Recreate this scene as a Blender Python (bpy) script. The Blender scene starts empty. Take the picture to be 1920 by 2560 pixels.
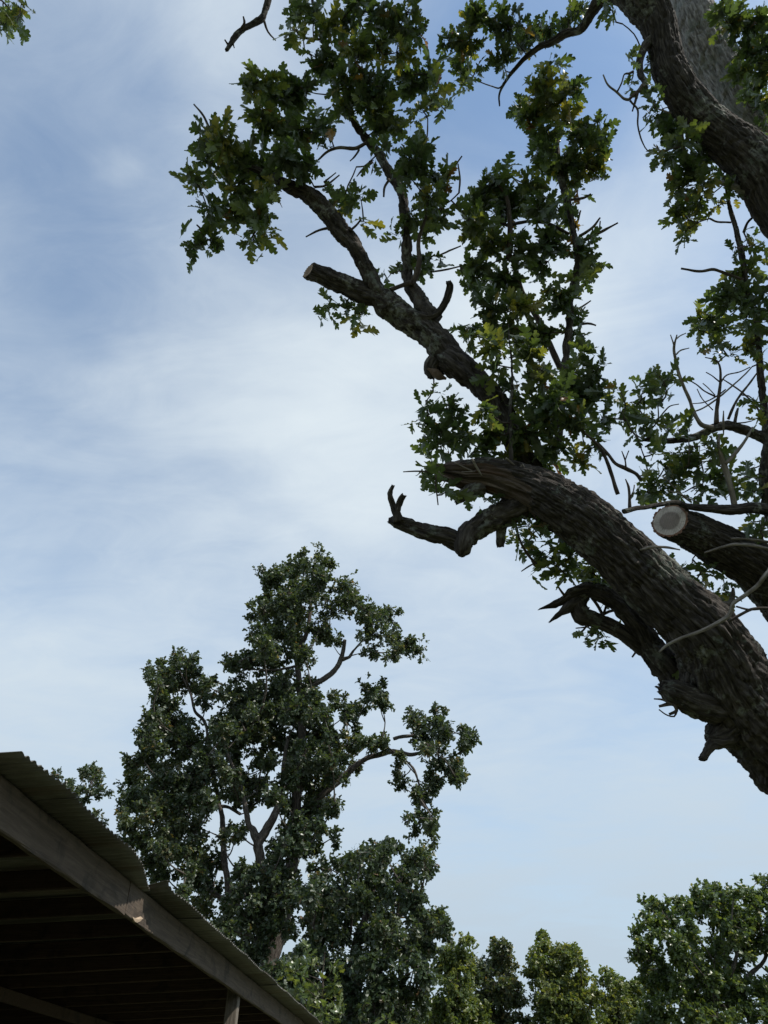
import bpy, math, random
import numpy as np
from mathutils import Matrix, Vector

# ------------------------------------------------------------------ camera, sky, sun, exposure
SC = bpy.context.scene
PITCH = math.radians(40.0)
FPX = 1849.0                      # focal length in photograph pixels (1920 x 2560)
EYE = np.array([0.0, 0.0, 1.6])
cam_d = bpy.data.cameras.new("camera"); cam = bpy.data.objects.new("camera", cam_d)
SC.collection.objects.link(cam)
cam.location = EYE; cam.rotation_euler = (math.pi / 2 + PITCH, 0, 0)
cam_d.sensor_fit = 'VERTICAL'; cam_d.sensor_height = 36.0
cam_d.lens = 36.0 * FPX / 2560.0
cam_d.clip_start = 0.05; cam_d.clip_end = 3000
SC.camera = cam
AR = np.array([1.0, 0, 0]); AU = np.array([0, -math.sin(PITCH), math.cos(PITCH)]); AF = np.array([0, math.cos(PITCH), math.sin(PITCH)])

SUN_AZ, SUN_EL = math.radians(114), math.radians(50)     # azimuth clockwise from +Y
SUND = Vector((math.cos(SUN_EL) * math.sin(SUN_AZ), math.cos(SUN_EL) * math.cos(SUN_AZ), math.sin(SUN_EL)))
sun_d = bpy.data.lights.new("sun", 'SUN'); sun = bpy.data.objects.new("sun", sun_d)
SC.collection.objects.link(sun)
sun_d.energy = 3.4; sun_d.angle = math.radians(0.5); sun_d.color = (1.0, 0.95, 0.88)
sun.rotation_euler = (-SUND).to_track_quat('-Z', 'Y').to_euler()
SC.view_settings.view_transform = 'Standard'; SC.view_settings.look = 'None'
SC.view_settings.gamma = 1.0; SC.view_settings.use_curve_mapping = False
SC.view_settings.exposure = 0.45
SC.cycles.max_bounces = 8; SC.cycles.diffuse_bounces = 3; SC.cycles.transparent_max_bounces = 8


def pray(u, v):
    return AR * ((u - 960) / FPX) + AU * ((1280 - v) / FPX) + AF


def pt(u, v, d):
    return EYE + pray(u, v) * d


def proj(p):
    q = np.asarray(p) - EYE
    d = q @ AF
    return 960 + FPX * (q @ AR) / d, 1280 - FPX * (q @ AU) / d, d


def N(nt, t, **kw):
    n = nt.nodes.new(t)
    for k, v in kw.items():
        setattr(n, k, v)
    return n


def make_world():
    w = bpy.data.worlds.new("World"); SC.world = w; w.use_nodes = True
    nt = w.node_tree; nt.nodes.clear(); L = nt.links.new
    out = N(nt, 'ShaderNodeOutputWorld'); bg = N(nt, 'ShaderNodeBackground')
    bg.inputs[1].default_value = 0.15
    sky = N(nt, 'ShaderNodeTexSky', sky_type='NISHITA', sun_disc=False)
    sky.sun_elevation = SUN_EL; sky.sun_rotation = SUN_AZ
    sky.air_density = 1.0; sky.dust_density = 0.25; sky.ozone_density = 1.0
    tc = N(nt, 'ShaderNodeTexCoord')
    sep = N(nt, 'ShaderNodeSeparateXYZ'); L(tc.outputs['Generated'], sep.inputs[0])

    def math_(op, a, b=None, c=None, clamp=False):
        m = N(nt, 'ShaderNodeMath', operation=op, use_clamp=clamp)
        for i, x in enumerate((a, b, c)):
            if x is None:
                continue
            if isinstance(x, (int, float)):
                m.inputs[i].default_value = x
            else:
                L(x, m.inputs[i])
        return m.outputs[0]
    zc = math_('ADD', math_('MAXIMUM', sep.outputs[2], 0.0), 0.12)
    comb = N(nt, 'ShaderNodeCombineXYZ')
    L(math_('DIVIDE', sep.outputs[0], zc), comb.inputs[0]); L(math_('DIVIDE', sep.outputs[1], zc), comb.inputs[1])

    def noise(scale, detail, rough, dist, rot, sc, off):
        mp = N(nt, 'ShaderNodeMapping'); L(comb.outputs[0], mp.inputs[0])
        mp.inputs['Location'].default_value = off; mp.inputs['Rotation'].default_value = (0, 0, rot); mp.inputs['Scale'].default_value = sc
        n = N(nt, 'ShaderNodeTexNoise'); L(mp.outputs[0], n.inputs['Vector'])
        n.inputs['Scale'].default_value = scale; n.inputs['Detail'].default_value = detail
        n.inputs['Roughness'].default_value = rough; n.inputs['Distortion'].default_value = dist
        return n.outputs[0]
    n1 = noise(1.3, 7, 0.52, 0.5, 0.6, (1, 1.5, 1), (3.1, 1.7, 0))
    n2 = noise(0.55, 3, 0.5, 0.3, 0.3, (1, 1, 1), (7.3, 2.2, 0))
    n3 = noise(4.0, 9, 0.64, 0.9, 0.9, (1, 2.0, 1), (1.3, 4.4, 0))
    dens = math_('MULTIPLY_ADD', math_('SUBTRACT', n1, 0.5), 0.95, 0.40)
    dens = math_('MULTIPLY_ADD', math_('SUBTRACT', n2, 0.5), 0.35, dens)
    dens = math_('MULTIPLY_ADD', math_('SUBTRACT', n3, 0.5), 0.42, dens)
    # the broad veils of thin cloud and the clear gaps between them, each where it stands in the sky
    wn = N(nt, 'ShaderNodeTexNoise'); L(comb.outputs[0], wn.inputs['Vector']); wn.inputs['Scale'].default_value = 4.5; wn.inputs['Detail'].default_value = 5
    w1 = N(nt, 'ShaderNodeVectorMath', operation='SUBTRACT'); L(wn.outputs['Color'], w1.inputs[0]); w1.inputs[1].default_value = (.5, .5, .5)
    w2 = N(nt, 'ShaderNodeVectorMath', operation='MULTIPLY_ADD'); L(w1.outputs[0], w2.inputs[0]); w2.inputs[1].default_value = (.22, .22, .12); L(tc.outputs['Generated'], w2.inputs[2])
    for (u, v, rad, a) in CLOUDS:
        dv = pray(u, v); dv = dv / np.linalg.norm(dv)
        vm = N(nt, 'ShaderNodeVectorMath', operation='DISTANCE'); L(w2.outputs[0], vm.inputs[0]); vm.inputs[1].default_value = dv
        mr = N(nt, 'ShaderNodeMapRange', interpolation_type='SMOOTHERSTEP'); L(vm.outputs['Value'], mr.inputs[0])
        mr.inputs[1].default_value = 0.0; mr.inputs[2].default_value = rad; mr.inputs[3].default_value = a; mr.inputs[4].default_value = 0
        dens = math_('ADD', dens, mr.outputs[0])
    low = N(nt, 'ShaderNodeMapRange', interpolation_type='SMOOTHSTEP'); L(sep.outputs[2], low.inputs[0])     # low down one looks through more of the veil
    low.inputs[1].default_value = 0.0; low.inputs[2].default_value = 0.72; low.inputs[3].default_value = 1.0; low.inputs[4].default_value = 0.0
    dens = math_('MULTIPLY_ADD', low.outputs[0], 0.75, dens)
    ramp = N(nt, 'ShaderNodeMapRange', interpolation_type='SMOOTHSTEP'); L(dens, ramp.inputs[0])
    ramp.inputs[1].default_value = -0.15; ramp.inputs[2].default_value = 1.15; ramp.inputs[3].default_value = 0.06; ramp.inputs[4].default_value = 0.95
    mix = N(nt, 'ShaderNodeMix', data_type='RGBA'); L(ramp.outputs[0], mix.inputs['Factor'])
    wb = N(nt, 'ShaderNodeMix', data_type='RGBA', blend_type='MULTIPLY'); wb.inputs['Factor'].default_value = 1.0
    L(sky.outputs[0], wb.inputs['A']); wb.inputs['B'].default_value = (1.0, 1.06, 1.02, 1)
    L(wb.outputs['Result'], mix.inputs['A']); 
    veil = N(nt, 'ShaderNodeMix', data_type='RGBA'); L(low.outputs[0], veil.inputs['Factor'])
    veil.inputs['A'].default_value = (3.95, 4.35, 4.55, 1); veil.inputs['B'].default_value = (2.3, 2.8, 3.3, 1); L(veil.outputs['Result'], mix.inputs['B'])
    L(mix.outputs['Result'], bg.inputs[0]); L(bg.outputs[0], out.inputs[0])


CLOUDS = [(1080, 1000, 0.42, 0.42), (650, 1200, 0.34, 0.25), (1500, 560, 0.25, 0.16), (600, 40, 0.16, 0.18), (90, 200, 0.22, -0.20), (290, 410, 0.05, 0.16),
          (120, 620, 0.26, -0.22), (1290, 250, 0.28, -0.42), (1500, 1720, 0.3, -0.08), (780, 1560, 0.2, -0.1), (60, 1500, 0.3, 0.12)]
make_world()

# ------------------------------------------------------------------ helpers
COL = SC.collection
RNG = np.random.default_rng(11)


def tag(o, label=None, cat=None, group=None, kind=None):
    if label: o["label"] = label
    if cat: o["category"] = cat
    if group: o["group"] = group
    if kind: o["kind"] = kind
    return o


def empty(name, loc=(0, 0, 0), rz=0.0):
    o = bpy.data.objects.new(name, None); COL.objects.link(o)
    o.location = loc; o.rotation_euler = (0, 0, rz); o.empty_display_size = 0.3
    return o


def link(name, me, parent=None):
    o = bpy.data.objects.new(name, me); COL.objects.link(o)
    if parent is not None:
        o.parent = parent
    return o


def mesh(name, verts, tris=None, quads=None, mats=(), smooth=False, pattr=None, fmat=None):
    """mesh from arrays; pattr = {name: (N,) or (N,3)} point attributes"""
    verts = np.asarray(verts, dtype=np.float32).reshape(-1, 3)
    tris = np.zeros((0, 3), np.int32) if tris is None else np.asarray(tris, np.int32).reshape(-1, 3)
    quads = np.zeros((0, 4), np.int32) if quads is None else np.asarray(quads, np.int32).reshape(-1, 4)
    me = bpy.data.meshes.new(name)
    me.vertices.add(len(verts)); me.vertices.foreach_set("co", verts.ravel())
    nl = tris.size + quads.size; npoly = len(tris) + len(quads)
    me.loops.add(nl); me.loops.foreach_set("vertex_index", np.concatenate([tris.ravel(), quads.ravel()]).astype(np.int32))
    me.polygons.add(npoly)
    st = np.concatenate([np.arange(len(tris)) * 3, tris.size + np.arange(len(quads)) * 4]).astype(np.int32)
    me.polygons.foreach_set("loop_start", st)
    for m in mats:
        me.materials.append(m)
    if fmat is not None:
        me.polygons.foreach_set("material_index", np.asarray(fmat, np.int32))
    me.polygons.foreach_set("use_smooth", np.full(npoly, smooth))
    for k, a in (pattr or {}).items():
        a = np.asarray(a, np.float32)
        if a.ndim == 1:
            at = me.attributes.new(k, 'FLOAT', 'POINT'); at.data.foreach_set("value", a)
        else:
            at = me.attributes.new(k, 'FLOAT_VECTOR', 'POINT'); at.data.foreach_set("vector", a.ravel())
    me.update(calc_edges=True)
    return me


def _hash(ix, iy, iz):
    h = (ix.astype(np.uint32) * np.uint32(374761393) + iy.astype(np.uint32) * np.uint32(668265263) + iz.astype(np.uint32) * np.uint32(2147483647 - 55))
    h = (h ^ (h >> np.uint32(13))) * np.uint32(1274126177)
    h = h ^ (h >> np.uint32(16))
    return (h & np.uint32(0xFFFF)).astype(np.float64) / 65535.0


def vnoise(p):
    i = np.floor(p).astype(np.int64); f = p - i; f = f * f * (3 - 2 * f)
    r = 0
    for dx in (0, 1):
        wx = f[..., 0] if dx else 1 - f[..., 0]
        for dy in (0, 1):
            wy = f[..., 1] if dy else 1 - f[..., 1]
            for dz in (0, 1):
                wz = f[..., 2] if dz else 1 - f[..., 2]
                r = r + wx * wy * wz * _hash(i[..., 0] + dx + 7919, i[..., 1] + dy + 5081, i[..., 2] + dz + 3571)
    return r


def fbm(p, o=3):
    a, s, t = 1.0, 0.0, 0.0
    for k in range(o):
        s = s + a * vnoise(p * (2 ** k) + 17.3 * k); t += a; a *= 0.5
    return s / t


def plates(p):
    """F2-F1 of jittered cells: small in the furrows between bark plates"""
    i = np.floor(p).astype(np.int64); f1 = np.full(p.shape[:-1], 9.0); f2 = f1.copy()
    for dx in (-1, 0, 1):
        for dy in (-1, 0, 1):
            for dz in (-1, 0, 1):
                c = i + np.array([dx, dy, dz]) + 4001
                q = np.stack([_hash(c[..., 0], c[..., 1], c[..., 2]), _hash(c[..., 0] + 311, c[..., 1] + 71, c[..., 2]), _hash(c[..., 0], c[..., 1] + 977, c[..., 2] + 173)], -1)
                d = np.sum((c - 4001 + q - p) ** 2, -1)
                f2 = np.minimum(f2, np.maximum(f1, d)); f1 = np.minimum(f1, d)
    return np.sqrt(f2) - np.sqrt(f1)


def unit(a):
    return a / np.maximum(np.linalg.norm(a, axis=-1, keepdims=True), 1e-9)


def resample(P, R, ds):
    """Catmull-Rom through P with radii R, about ds apart"""
    P = np.asarray(P, float); R = np.asarray(R, float)
    n = len(P)
    Pe = np.vstack([2 * P[0] - P[1], P, 2 * P[-1] - P[-2]])
    out, ro = [], []
    for i in range(n - 1):
        p0, p1, p2, p3 = Pe[i:i + 4]
        k = max(1, int(math.ceil(np.linalg.norm(p2 - p1) / ds)))
        t = (np.arange(k) / k)[:, None]
        out.append(0.5 * (2 * p1 + (p2 - p0) * t + (2 * p0 - 5 * p1 + 4 * p2 - p3) * t ** 2 + (3 * p1 - p0 - 3 * p2 + p3) * t ** 3))
        ro.append(R[i] + (R[i + 1] - R[i]) * (t[:, 0] ** 2 * (3 - 2 * t[:, 0])))
    out.append(P[-1:]); ro.append(R[-1:])
    return np.vstack(out), np.concatenate(ro)


def frames(C):
    T = unit(np.gradient(C, axis=0))
    ref = np.array([0, 0, 1.0]) if abs(T[0][2]) < 0.9 else np.array([1.0, 0, 0])
    A = np.zeros_like(C); a = unit(np.cross(T[0], ref))
    for i in range(len(C)):
        a = a - T[i] * (a @ T[i]); a = a / max(np.linalg.norm(a), 1e-9); A[i] = a
    return T, A, np.cross(T, A)


def bark_tube(P, R, ds=0.02, nseg=None, ridge=0.012, wl=0.035, lump=0.14, jag=None, seed=0.0, cut0=None, torn=None):
    """tapered limb with lumps and real bark furrows. jag=(end, amplitude, reach): end 0 = start, 1 = end.
    cut0: plane normal for a clean sawn start"""
    C, r = resample(P, R, ds)
    if ridge > 0 and len(C) > 6:                         # small crooks: wood never runs in a smooth arc
        w = (np.stack([fbm(C / max(6 * np.mean(r), .05) + k * 13.7 + seed, 3) for k in range(3)], -1) - .5) * (r * .9)[:, None]
        C = C + w * np.clip(np.minimum(np.arange(len(C)), np.arange(len(C))[::-1]) / 8, 0, 1)[:, None]
    T, A, B = frames(C)
    n = len(C)
    rm = float(np.mean(r))
    if nseg is None:
        nseg = int(np.clip(2 * math.pi * rm / (wl * 0.33), 8, 220))
    th = np.arange(nseg) / nseg * 2 * math.pi
    s = np.concatenate([[0], np.cumsum(np.linalg.norm(np.diff(C, axis=0), axis=1))])
    cs, sn = np.cos(th)[None, :], np.sin(th)[None, :]
    bk = np.stack([cs * rm + 0 * s[:, None], sn * rm + 0 * s[:, None], s[:, None] + 0 * cs], -1) + seed
    D = A[:, None, :] * cs[..., None] + B[:, None, :] * sn[..., None]
    base = C[:, None, :] + D * r[:, None, None]
    rr = r[:, None] * (1 + lump * 2 * (fbm(bk / np.array([rm * 2.2, rm * 2.2, rm * 4.5]) + seed, 2) - 0.5))
    if ridge > 0:
        q = bk / np.array([wl, wl, wl * 4.2]); q = q + (fbm(bk / (wl * 2.2), 2)[..., None] - 0.5) * 1.6
        c1 = 1 - np.clip(plates(q * .62) / .34, 0, 1) ** .7 if ridge > .011 else np.clip(1 - np.abs(vnoise(q) - 0.5) / 0.17, 0, 1)
        c2 = np.clip(1 - np.abs(vnoise(q * 1.9 + 31.7) - 0.5) / 0.15, 0, 1)
        loc = np.clip(r / max(rm, 1e-6), 0.3, 1.3)[:, None]
        rr = rr - ridge * loc * (1.15 * c1 + 0.4 * c2) + ridge * 0.7 * loc * (fbm(bk / (wl * 0.55), 2) - 0.5)
    mask = None
    if torn:
        low = D @ (-AU * .8 - AF * .6)
        lim = torn[0] + torn[1] * np.clip(low, -.4, 1.2) + .45 * (fbm(bk / np.array([.09, .09, .3]), 3) - .5)
        mask = np.clip((lim - s[:, None]) / .05, 0, 1)
        fib = fbm(bk / np.array([.016, .016, .5]), 2) - .5
        gou = np.clip(1 - np.abs(vnoise(bk / np.array([.07, .07, .55]) + 9.1) - .5) / .12, 0, 1)
        rr = rr * (1 - mask * .5) + mask * .5 * (r[:, None] * (.86 + .1 * (fbm(bk / .12, 2) - .5)) + .05 * fib - .045 * gou * np.clip(r[:, None] / .1, 0, 1)) + mask * (.03 * fib - .02 * gou)
    V = C[:, None, :] + D * rr[..., None]
    if jag:
        end, amp, reach = jag
        dist = s if end == 0 else s[-1] - s
        w = np.clip(1 - dist / reach, 0, 1) ** 1.5
        jn = fbm(np.stack([np.cos(th) * 3.1, np.sin(th) * 3.1, th * 0 + seed * 3.3], -1), 3) - 0.5
        jn = jn + 0.35 * (vnoise(np.stack([np.cos(th) * 9, np.sin(th) * 9, th * 0 + seed], -1)) - 0.5)
        sg = -1 if end == 0 else 1
        V = V + T[:, None, :] * (sg * amp * 2.2 * w[:, None] * jn[None, :])[..., None]
    if cut0 is not None:
        nn = np.asarray(cut0)
        k = 10
        for i in range(k):
            off = ((C[0] - V[i]) @ nn) / (T[0] @ nn)
            V[i] = V[i] + T[0] * (off * (1 - i / k))[..., None]
    vid = np.arange(n * nseg).reshape(n, nseg)
    nx = np.roll(vid, -1, axis=1)
    Q = np.stack([vid[:-1], nx[:-1], nx[1:], vid[1:]], -1).reshape(-1, 4)
    c0 = V[0].mean(0); c1_ = V[-1].mean(0)
    if jag:
        if jag[0] == 0: c0 = c0 + T[0] * jag[1] * 0.8
        else: c1_ = c1_ - T[-1] * jag[1] * 0.8
    verts = np.vstack([V.reshape(-1, 3), c0, c1_])
    a, b = n * nseg, n * nseg + 1
    tr = np.vstack([np.stack([np.full(nseg, a), nx[0], vid[0]], -1), np.stack([np.full(nseg, b), vid[-1], nx[-1]], -1)])
    bkv = np.vstack([bk.reshape(-1, 3), bk[0].mean(0), bk[-1].mean(0)])
    return dict(v=verts, q=Q, t=tr, bk=bkv, C=C, r=r, T=T, ring0=V[0], mask=mask, s=np.concatenate([np.repeat(s, nseg), [0, s[-1]]]))


class Joiner:
    def __init__(self):
        self.v, self.q, self.t, self.bk, self.n = [], [], [], [], 0

    def add(self, d):
        self.v.append(d['v']); self.q.append(d['q'] + self.n); self.t.append(d['t'] + self.n); self.bk.append(d['bk']); self.n += len(d['v'])

    def mesh(self, name, mat):
        return mesh(name, np.vstack(self.v), np.vstack(self.t), np.vstack(self.q), [mat], True, {'bk': np.vstack(self.bk)})


def twig(P, R, ds=0.05, nseg=5, seed=0.0):
    return bark_tube(P, R, ds, nseg, ridge=0, lump=0.22, seed=seed)


# ------------------------------------------------------------------ materials
def newmat(name):
    m = bpy.data.materials.new(name); m.use_nodes = True
    nt = m.node_tree; nt.nodes.clear()
    out = N(nt, 'ShaderNodeOutputMaterial'); p = N(nt, 'ShaderNodeBsdfPrincipled')
    nt.links.new(p.outputs[0], out.inputs[0])
    return m, nt, p, out


def ramp(nt, fac, stops, interp='LINEAR'):
    r = N(nt, 'ShaderNodeValToRGB'); r.color_ramp.interpolation = interp
    el = r.color_ramp.elements
    while len(el) < len(stops):
        el.new(0.5)
    for e, (p, c) in zip(el, stops):
        e.position = p; e.color = (*c, 1) if len(c) == 3 else c
    nt.links.new(fac, r.inputs[0])
    return r.outputs[0]


def noise_n(nt, vec, scale, detail=4, rough=0.55, dist=0.0, vscale=None):
    if vscale is not None:
        mp = N(nt, 'ShaderNodeMapping'); nt.links.new(vec, mp.inputs[0]); mp.inputs['Scale'].default_value = vscale; vec = mp.outputs[0]
    n = N(nt, 'ShaderNodeTexNoise'); nt.links.new(vec, n.inputs['Vector'])
    n.inputs['Scale'].default_value = scale; n.inputs['Detail'].default_value = detail; n.inputs['Roughness'].default_value = rough
    n.inputs['Distortion'].default_value = dist
    return n.outputs[0]


def mixc(nt, fac, a, b):
    m = N(nt, 'ShaderNodeMix', data_type='RGBA')
    for s, x in (('Factor', fac), ('A', a), ('B', b)):
        if isinstance(x, (tuple, list)):
            m.inputs[s].default_value = (*x, 1)
        elif isinstance(x, float):
            m.inputs[s].default_value = x
        else:
            nt.links.new(x, m.inputs[s])
    return m.outputs['Result']


def bump(nt, p, h, strength, dist):
    b = N(nt, 'ShaderNodeBump'); b.inputs['Strength'].default_value = strength; b.inputs['Distance'].default_value = dist
    nt.links.new(h, b.inputs['Height']); nt.links.new(b.outputs[0], p.inputs['Normal'])


def bark_mat(name, dark, mid, pale, lichen, lic_lo, lic_hi):
    m, nt, p, out = newmat(name)
    at = N(nt, 'ShaderNodeAttribute', attribute_name='bk'); g = N(nt, 'ShaderNodeNewGeometry')
    s = noise_n(nt, at.outputs['Vector'], 40, 6, 0.6, 0.35, (1, 1, 0.2))
    c = ramp(nt, s, [(0.36, dark), (0.5, mid), (0.64, pale)])
    f = noise_n(nt, g.outputs['Position'], 3.2, 5, 0.62, 0.3)
    f2 = noise_n(nt, g.outputs['Position'], 26, 4, 0.6)
    mul = N(nt, 'ShaderNodeMath', operation='MULTIPLY_ADD'); nt.links.new(f2, mul.inputs[0]); mul.inputs[1].default_value = 0.55; nt.links.new(f, mul.inputs[2])
    lf = ramp(nt, mul.outputs[0], [(lic_lo, (0, 0, 0)), (lic_hi, (0.85, 0.85, 0.85))])
    lc = ramp(nt, noise_n(nt, g.outputs['Position'], 7, 3), [(0.4, lichen[0]), (0.6, lichen[1])])
    nt.links.new(mixc(nt, lf, c, lc), p.inputs['Base Color'])
    p.inputs['Roughness'].default_value = 0.9; p.inputs['Specular IOR Level'].default_value = 0.2
    bump(nt, p, s, 1.0, 0.035)
    return m


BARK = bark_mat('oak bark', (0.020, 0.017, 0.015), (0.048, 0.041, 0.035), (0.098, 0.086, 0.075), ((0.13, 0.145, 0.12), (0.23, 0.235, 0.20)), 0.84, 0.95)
BARK_SUNLIT = bark_mat('sunlit oak bark', (0.10, 0.092, 0.086), (0.23, 0.213, 0.20), (0.36, 0.34, 0.32), ((0.16, 0.18, 0.17), (0.26, 0.27, 0.25)), 0.78, 0.95)  # for the sunlit limb and branch: light put into a paler bark colour
BARK_FAR = bark_mat('far oak bark', (0.04, 0.033, 0.028), (0.08, 0.068, 0.058), (0.15, 0.13, 0.112), ((0.15, 0.15, 0.13), (0.2, 0.2, 0.17)), 0.85, 1.0)
TWIGM = bark_mat('twig bark', (0.045, 0.036, 0.030), (0.075, 0.060, 0.050), (0.12, 0.10, 0.085), ((0.15, 0.14, 0.12), (0.19, 0.18, 0.15)), 0.85, 1.0)
DEADM = bark_mat('bare grey twig', (0.11, 0.095, 0.082), (0.2, 0.175, 0.15), (0.30, 0.27, 0.235), ((0.22, 0.21, 0.18), (0.3, 0.28, 0.24)), 0.85, 1.0)


def torn_mat():
    m, nt, p, out = newmat('weathered torn wood')
    at = N(nt, 'ShaderNodeAttribute', attribute_name='bk')
    s = noise_n(nt, at.outputs['Vector'], 46, 6, 0.65, 0.3, (1, 1, 0.07))
    s2 = noise_n(nt, at.outputs['Vector'], 5, 3, 0.5, 0.3, (1, 1, 0.4))
    c = ramp(nt, s, [(0.3, (0.03, 0.021, 0.016)), (0.52, (0.085, 0.062, 0.046)), (0.72, (0.19, 0.15, 0.115))])
    c = mixc(nt, ramp(nt, s2, [(0.5, (0, 0, 0)), (0.68, (0.7, 0.7, 0.7))]), c, (0.10, 0.045, 0.02))
    nt.links.new(c, p.inputs['Base Color']); p.inputs['Roughness'].default_value = 0.9
    bump(nt, p, s, 1.0, 0.02)
    return m


def cut_mat(name, sap, heart, edge, fresh=True):
    """end grain: attribute 'rad' 0 at the pith, 1 at the bark"""
    m, nt, p, out = newmat(name)
    at = N(nt, 'ShaderNodeAttribute', attribute_name='rad'); g = N(nt, 'ShaderNodeNewGeometry')
    nz = noise_n(nt, g.outputs['Position'], 14, 4, 0.6)
    ad = N(nt, 'ShaderNodeMath', operation='MULTIPLY_ADD'); nt.links.new(nz, ad.inputs[0]); ad.inputs[1].default_value = 0.16; nt.links.new(at.outputs['Fac'], ad.inputs[2])
    c = ramp(nt, ad.outputs[0], [(0.10, heart), (0.60, tuple(x * 0.86 for x in heart)), (0.70, sap), (1.0, tuple(x * 1.08 for x in sap)), (1.06, edge)])
    w = N(nt, 'ShaderNodeMath', operation='SINE'); k = N(nt, 'ShaderNodeMath', operation='MULTIPLY'); k.inputs[1].default_value = 95
    nt.links.new(ad.outputs[0], k.inputs[0]); nt.links.new(k.outputs[0], w.inputs[0])
    rg = ramp(nt, w.outputs[0], [(0.0, (0.82, 0.82, 0.82)), (0.7, (1, 1, 1))])
    mm = N(nt, 'ShaderNodeMix', data_type='RGBA', blend_type='MULTIPLY'); mm.inputs['Factor'].default_value = 0.7
    nt.links.new(c, mm.inputs['A']); nt.links.new(rg, mm.inputs['B'])
    nt.links.new(mm.outputs['Result'], p.inputs['Base Color']); p.inputs['Roughness'].default_value = 0.85
    wv = N(nt, 'ShaderNodeTexWave'); nt.links.new(g.outputs['Position'], wv.inputs['Vector']); wv.inputs['Scale'].default_value = 34; wv.inputs['Distortion'].default_value = 3.5; wv.inputs['Detail'].default_value = 3
    bump(nt, p, wv.outputs['Fac'], 0.45, 0.006)
    dv = N(nt, 'ShaderNodeAttribute', attribute_name='dirv')
    ck = noise_n(nt, dv.outputs['Vector'], 5.5, 2, 0.5)
    cf = ramp(nt, ck, [(0.488, (0, 0, 0)), (0.5, (0.75, 0.75, 0.75)), (0.512, (0, 0, 0))])
    stn = ramp(nt, noise_n(nt, g.outputs['Position'], 9, 5, 0.65), [(0.45, (0, 0, 0)), (0.7, (0.6, 0.6, 0.6))])
    c2 = mixc(nt, stn, mm.outputs['Result'], tuple(x * .45 for x in heart))
    nt.links.new(mixc(nt, cf, c2, tuple(x * .2 for x in heart)), p.inputs['Base Color'])
    return m


TORN = torn_mat()
CUT = cut_mat('sawn end grain', (0.60, 0.53, 0.465), (0.33, 0.275, 0.235), (0.24, 0.12, 0.07))
CUT_OLD = cut_mat('old sawn end grain', (0.42, 0.30, 0.20), (0.33, 0.22, 0.145), (0.14, 0.09, 0.06))


def leaf_mat(name, stops, trans=0.40, rough=0.34, under=(0.115, 0.14, 0.10), umix=0.45):
    m, nt, p, out = newmat(name)
    at = N(nt, 'ShaderNodeAttribute', attribute_name='tint'); oi = N(nt, 'ShaderNodeObjectInfo')
    sp = N(nt, 'ShaderNodeSeparateColor'); nt.links.new(oi.outputs['Color'], sp.inputs[0])
    ad = N(nt, 'ShaderNodeMath', operation='ADD', use_clamp=True); nt.links.new(at.outputs['Fac'], ad.inputs[0]); nt.links.new(sp.outputs[0], ad.inputs[1])
    c = ramp(nt, ad.outputs[0], stops)
    g = N(nt, 'ShaderNodeNewGeometry')
    nz = noise_n(nt, g.outputs['Position'], 22, 3)
    v = ramp(nt, nz, [(0.3, (0.72, 0.74, 0.7)), (0.7, (1.2, 1.18, 1.1))])
    mm = N(nt, 'ShaderNodeMix', data_type='RGBA', blend_type='MULTIPLY'); mm.inputs['Factor'].default_value = 1.0
    nt.links.new(c, mm.inputs['A']); nt.links.new(v, mm.inputs['B'])
    fu = N(nt, 'ShaderNodeMath', operation='MULTIPLY'); nt.links.new(g.outputs['Backfacing'], fu.inputs[0]); fu.inputs[1].default_value = umix
    col = mixc(nt, fu.outputs[0], mm.outputs['Result'], under)      # the paler felt of an oak leaf's lower face
    nt.links.new(col, p.inputs['Base Color'])
    p.inputs['Roughness'].default_value = rough; p.inputs['Specular IOR Level'].default_value = 0.5
    tr = N(nt, 'ShaderNodeBsdfTranslucent')
    hs = N(nt, 'ShaderNodeMix', data_type='RGBA', blend_type='MULTIPLY'); hs.inputs['Factor'].default_value = 1.0
    nt.links.new(mm.outputs['Result'], hs.inputs['A']); hs.inputs['B'].default_value = (2.1, 2.0, 0.75, 1)
    nt.links.new(hs.outputs['Result'], tr.inputs['Color'])
    mx = N(nt, 'ShaderNodeMixShader'); mx.inputs[0].default_value = trans
    nt.links.new(p.outputs[0], mx.inputs[1]); nt.links.new(tr.outputs[0], mx.inputs[2]); nt.links.new(mx.outputs[0], out.inputs[0])
    return m


LEAF = leaf_mat('oak leaf', [(0.0, (0.031, 0.054, 0.028)), (0.5, (0.056, 0.087, 0.034)), (0.76, (0.112, 0.135, 0.04)), (0.93, (0.19, 0.17, 0.04)), (0.97, (0.14, 0.07, 0.03)), (1.0, (0.085, 0.04, 0.022))])
LEAF_FAR = leaf_mat('far oak leaf', [(0.0, (0.030, 0.052, 0.028)), (0.55, (0.056, 0.084, 0.040)), (0.85, (0.105, 0.125, 0.060)), (0.96, (0.17, 0.135, 0.07)), (1.0, (0.13, 0.07, 0.04))], trans=0.30, rough=0.38, under=(0.17, 0.19, 0.155), umix=0.55)
LEAF_LIGHT = leaf_mat('light green leaf', [(0.0, (0.052, 0.086, 0.034)), (0.6, (0.095, 0.135, 0.047)), (0.9, (0.16, 0.185, 0.06)), (1.0, (0.22, 0.21, 0.075))], trans=0.36, rough=0.33)


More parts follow.
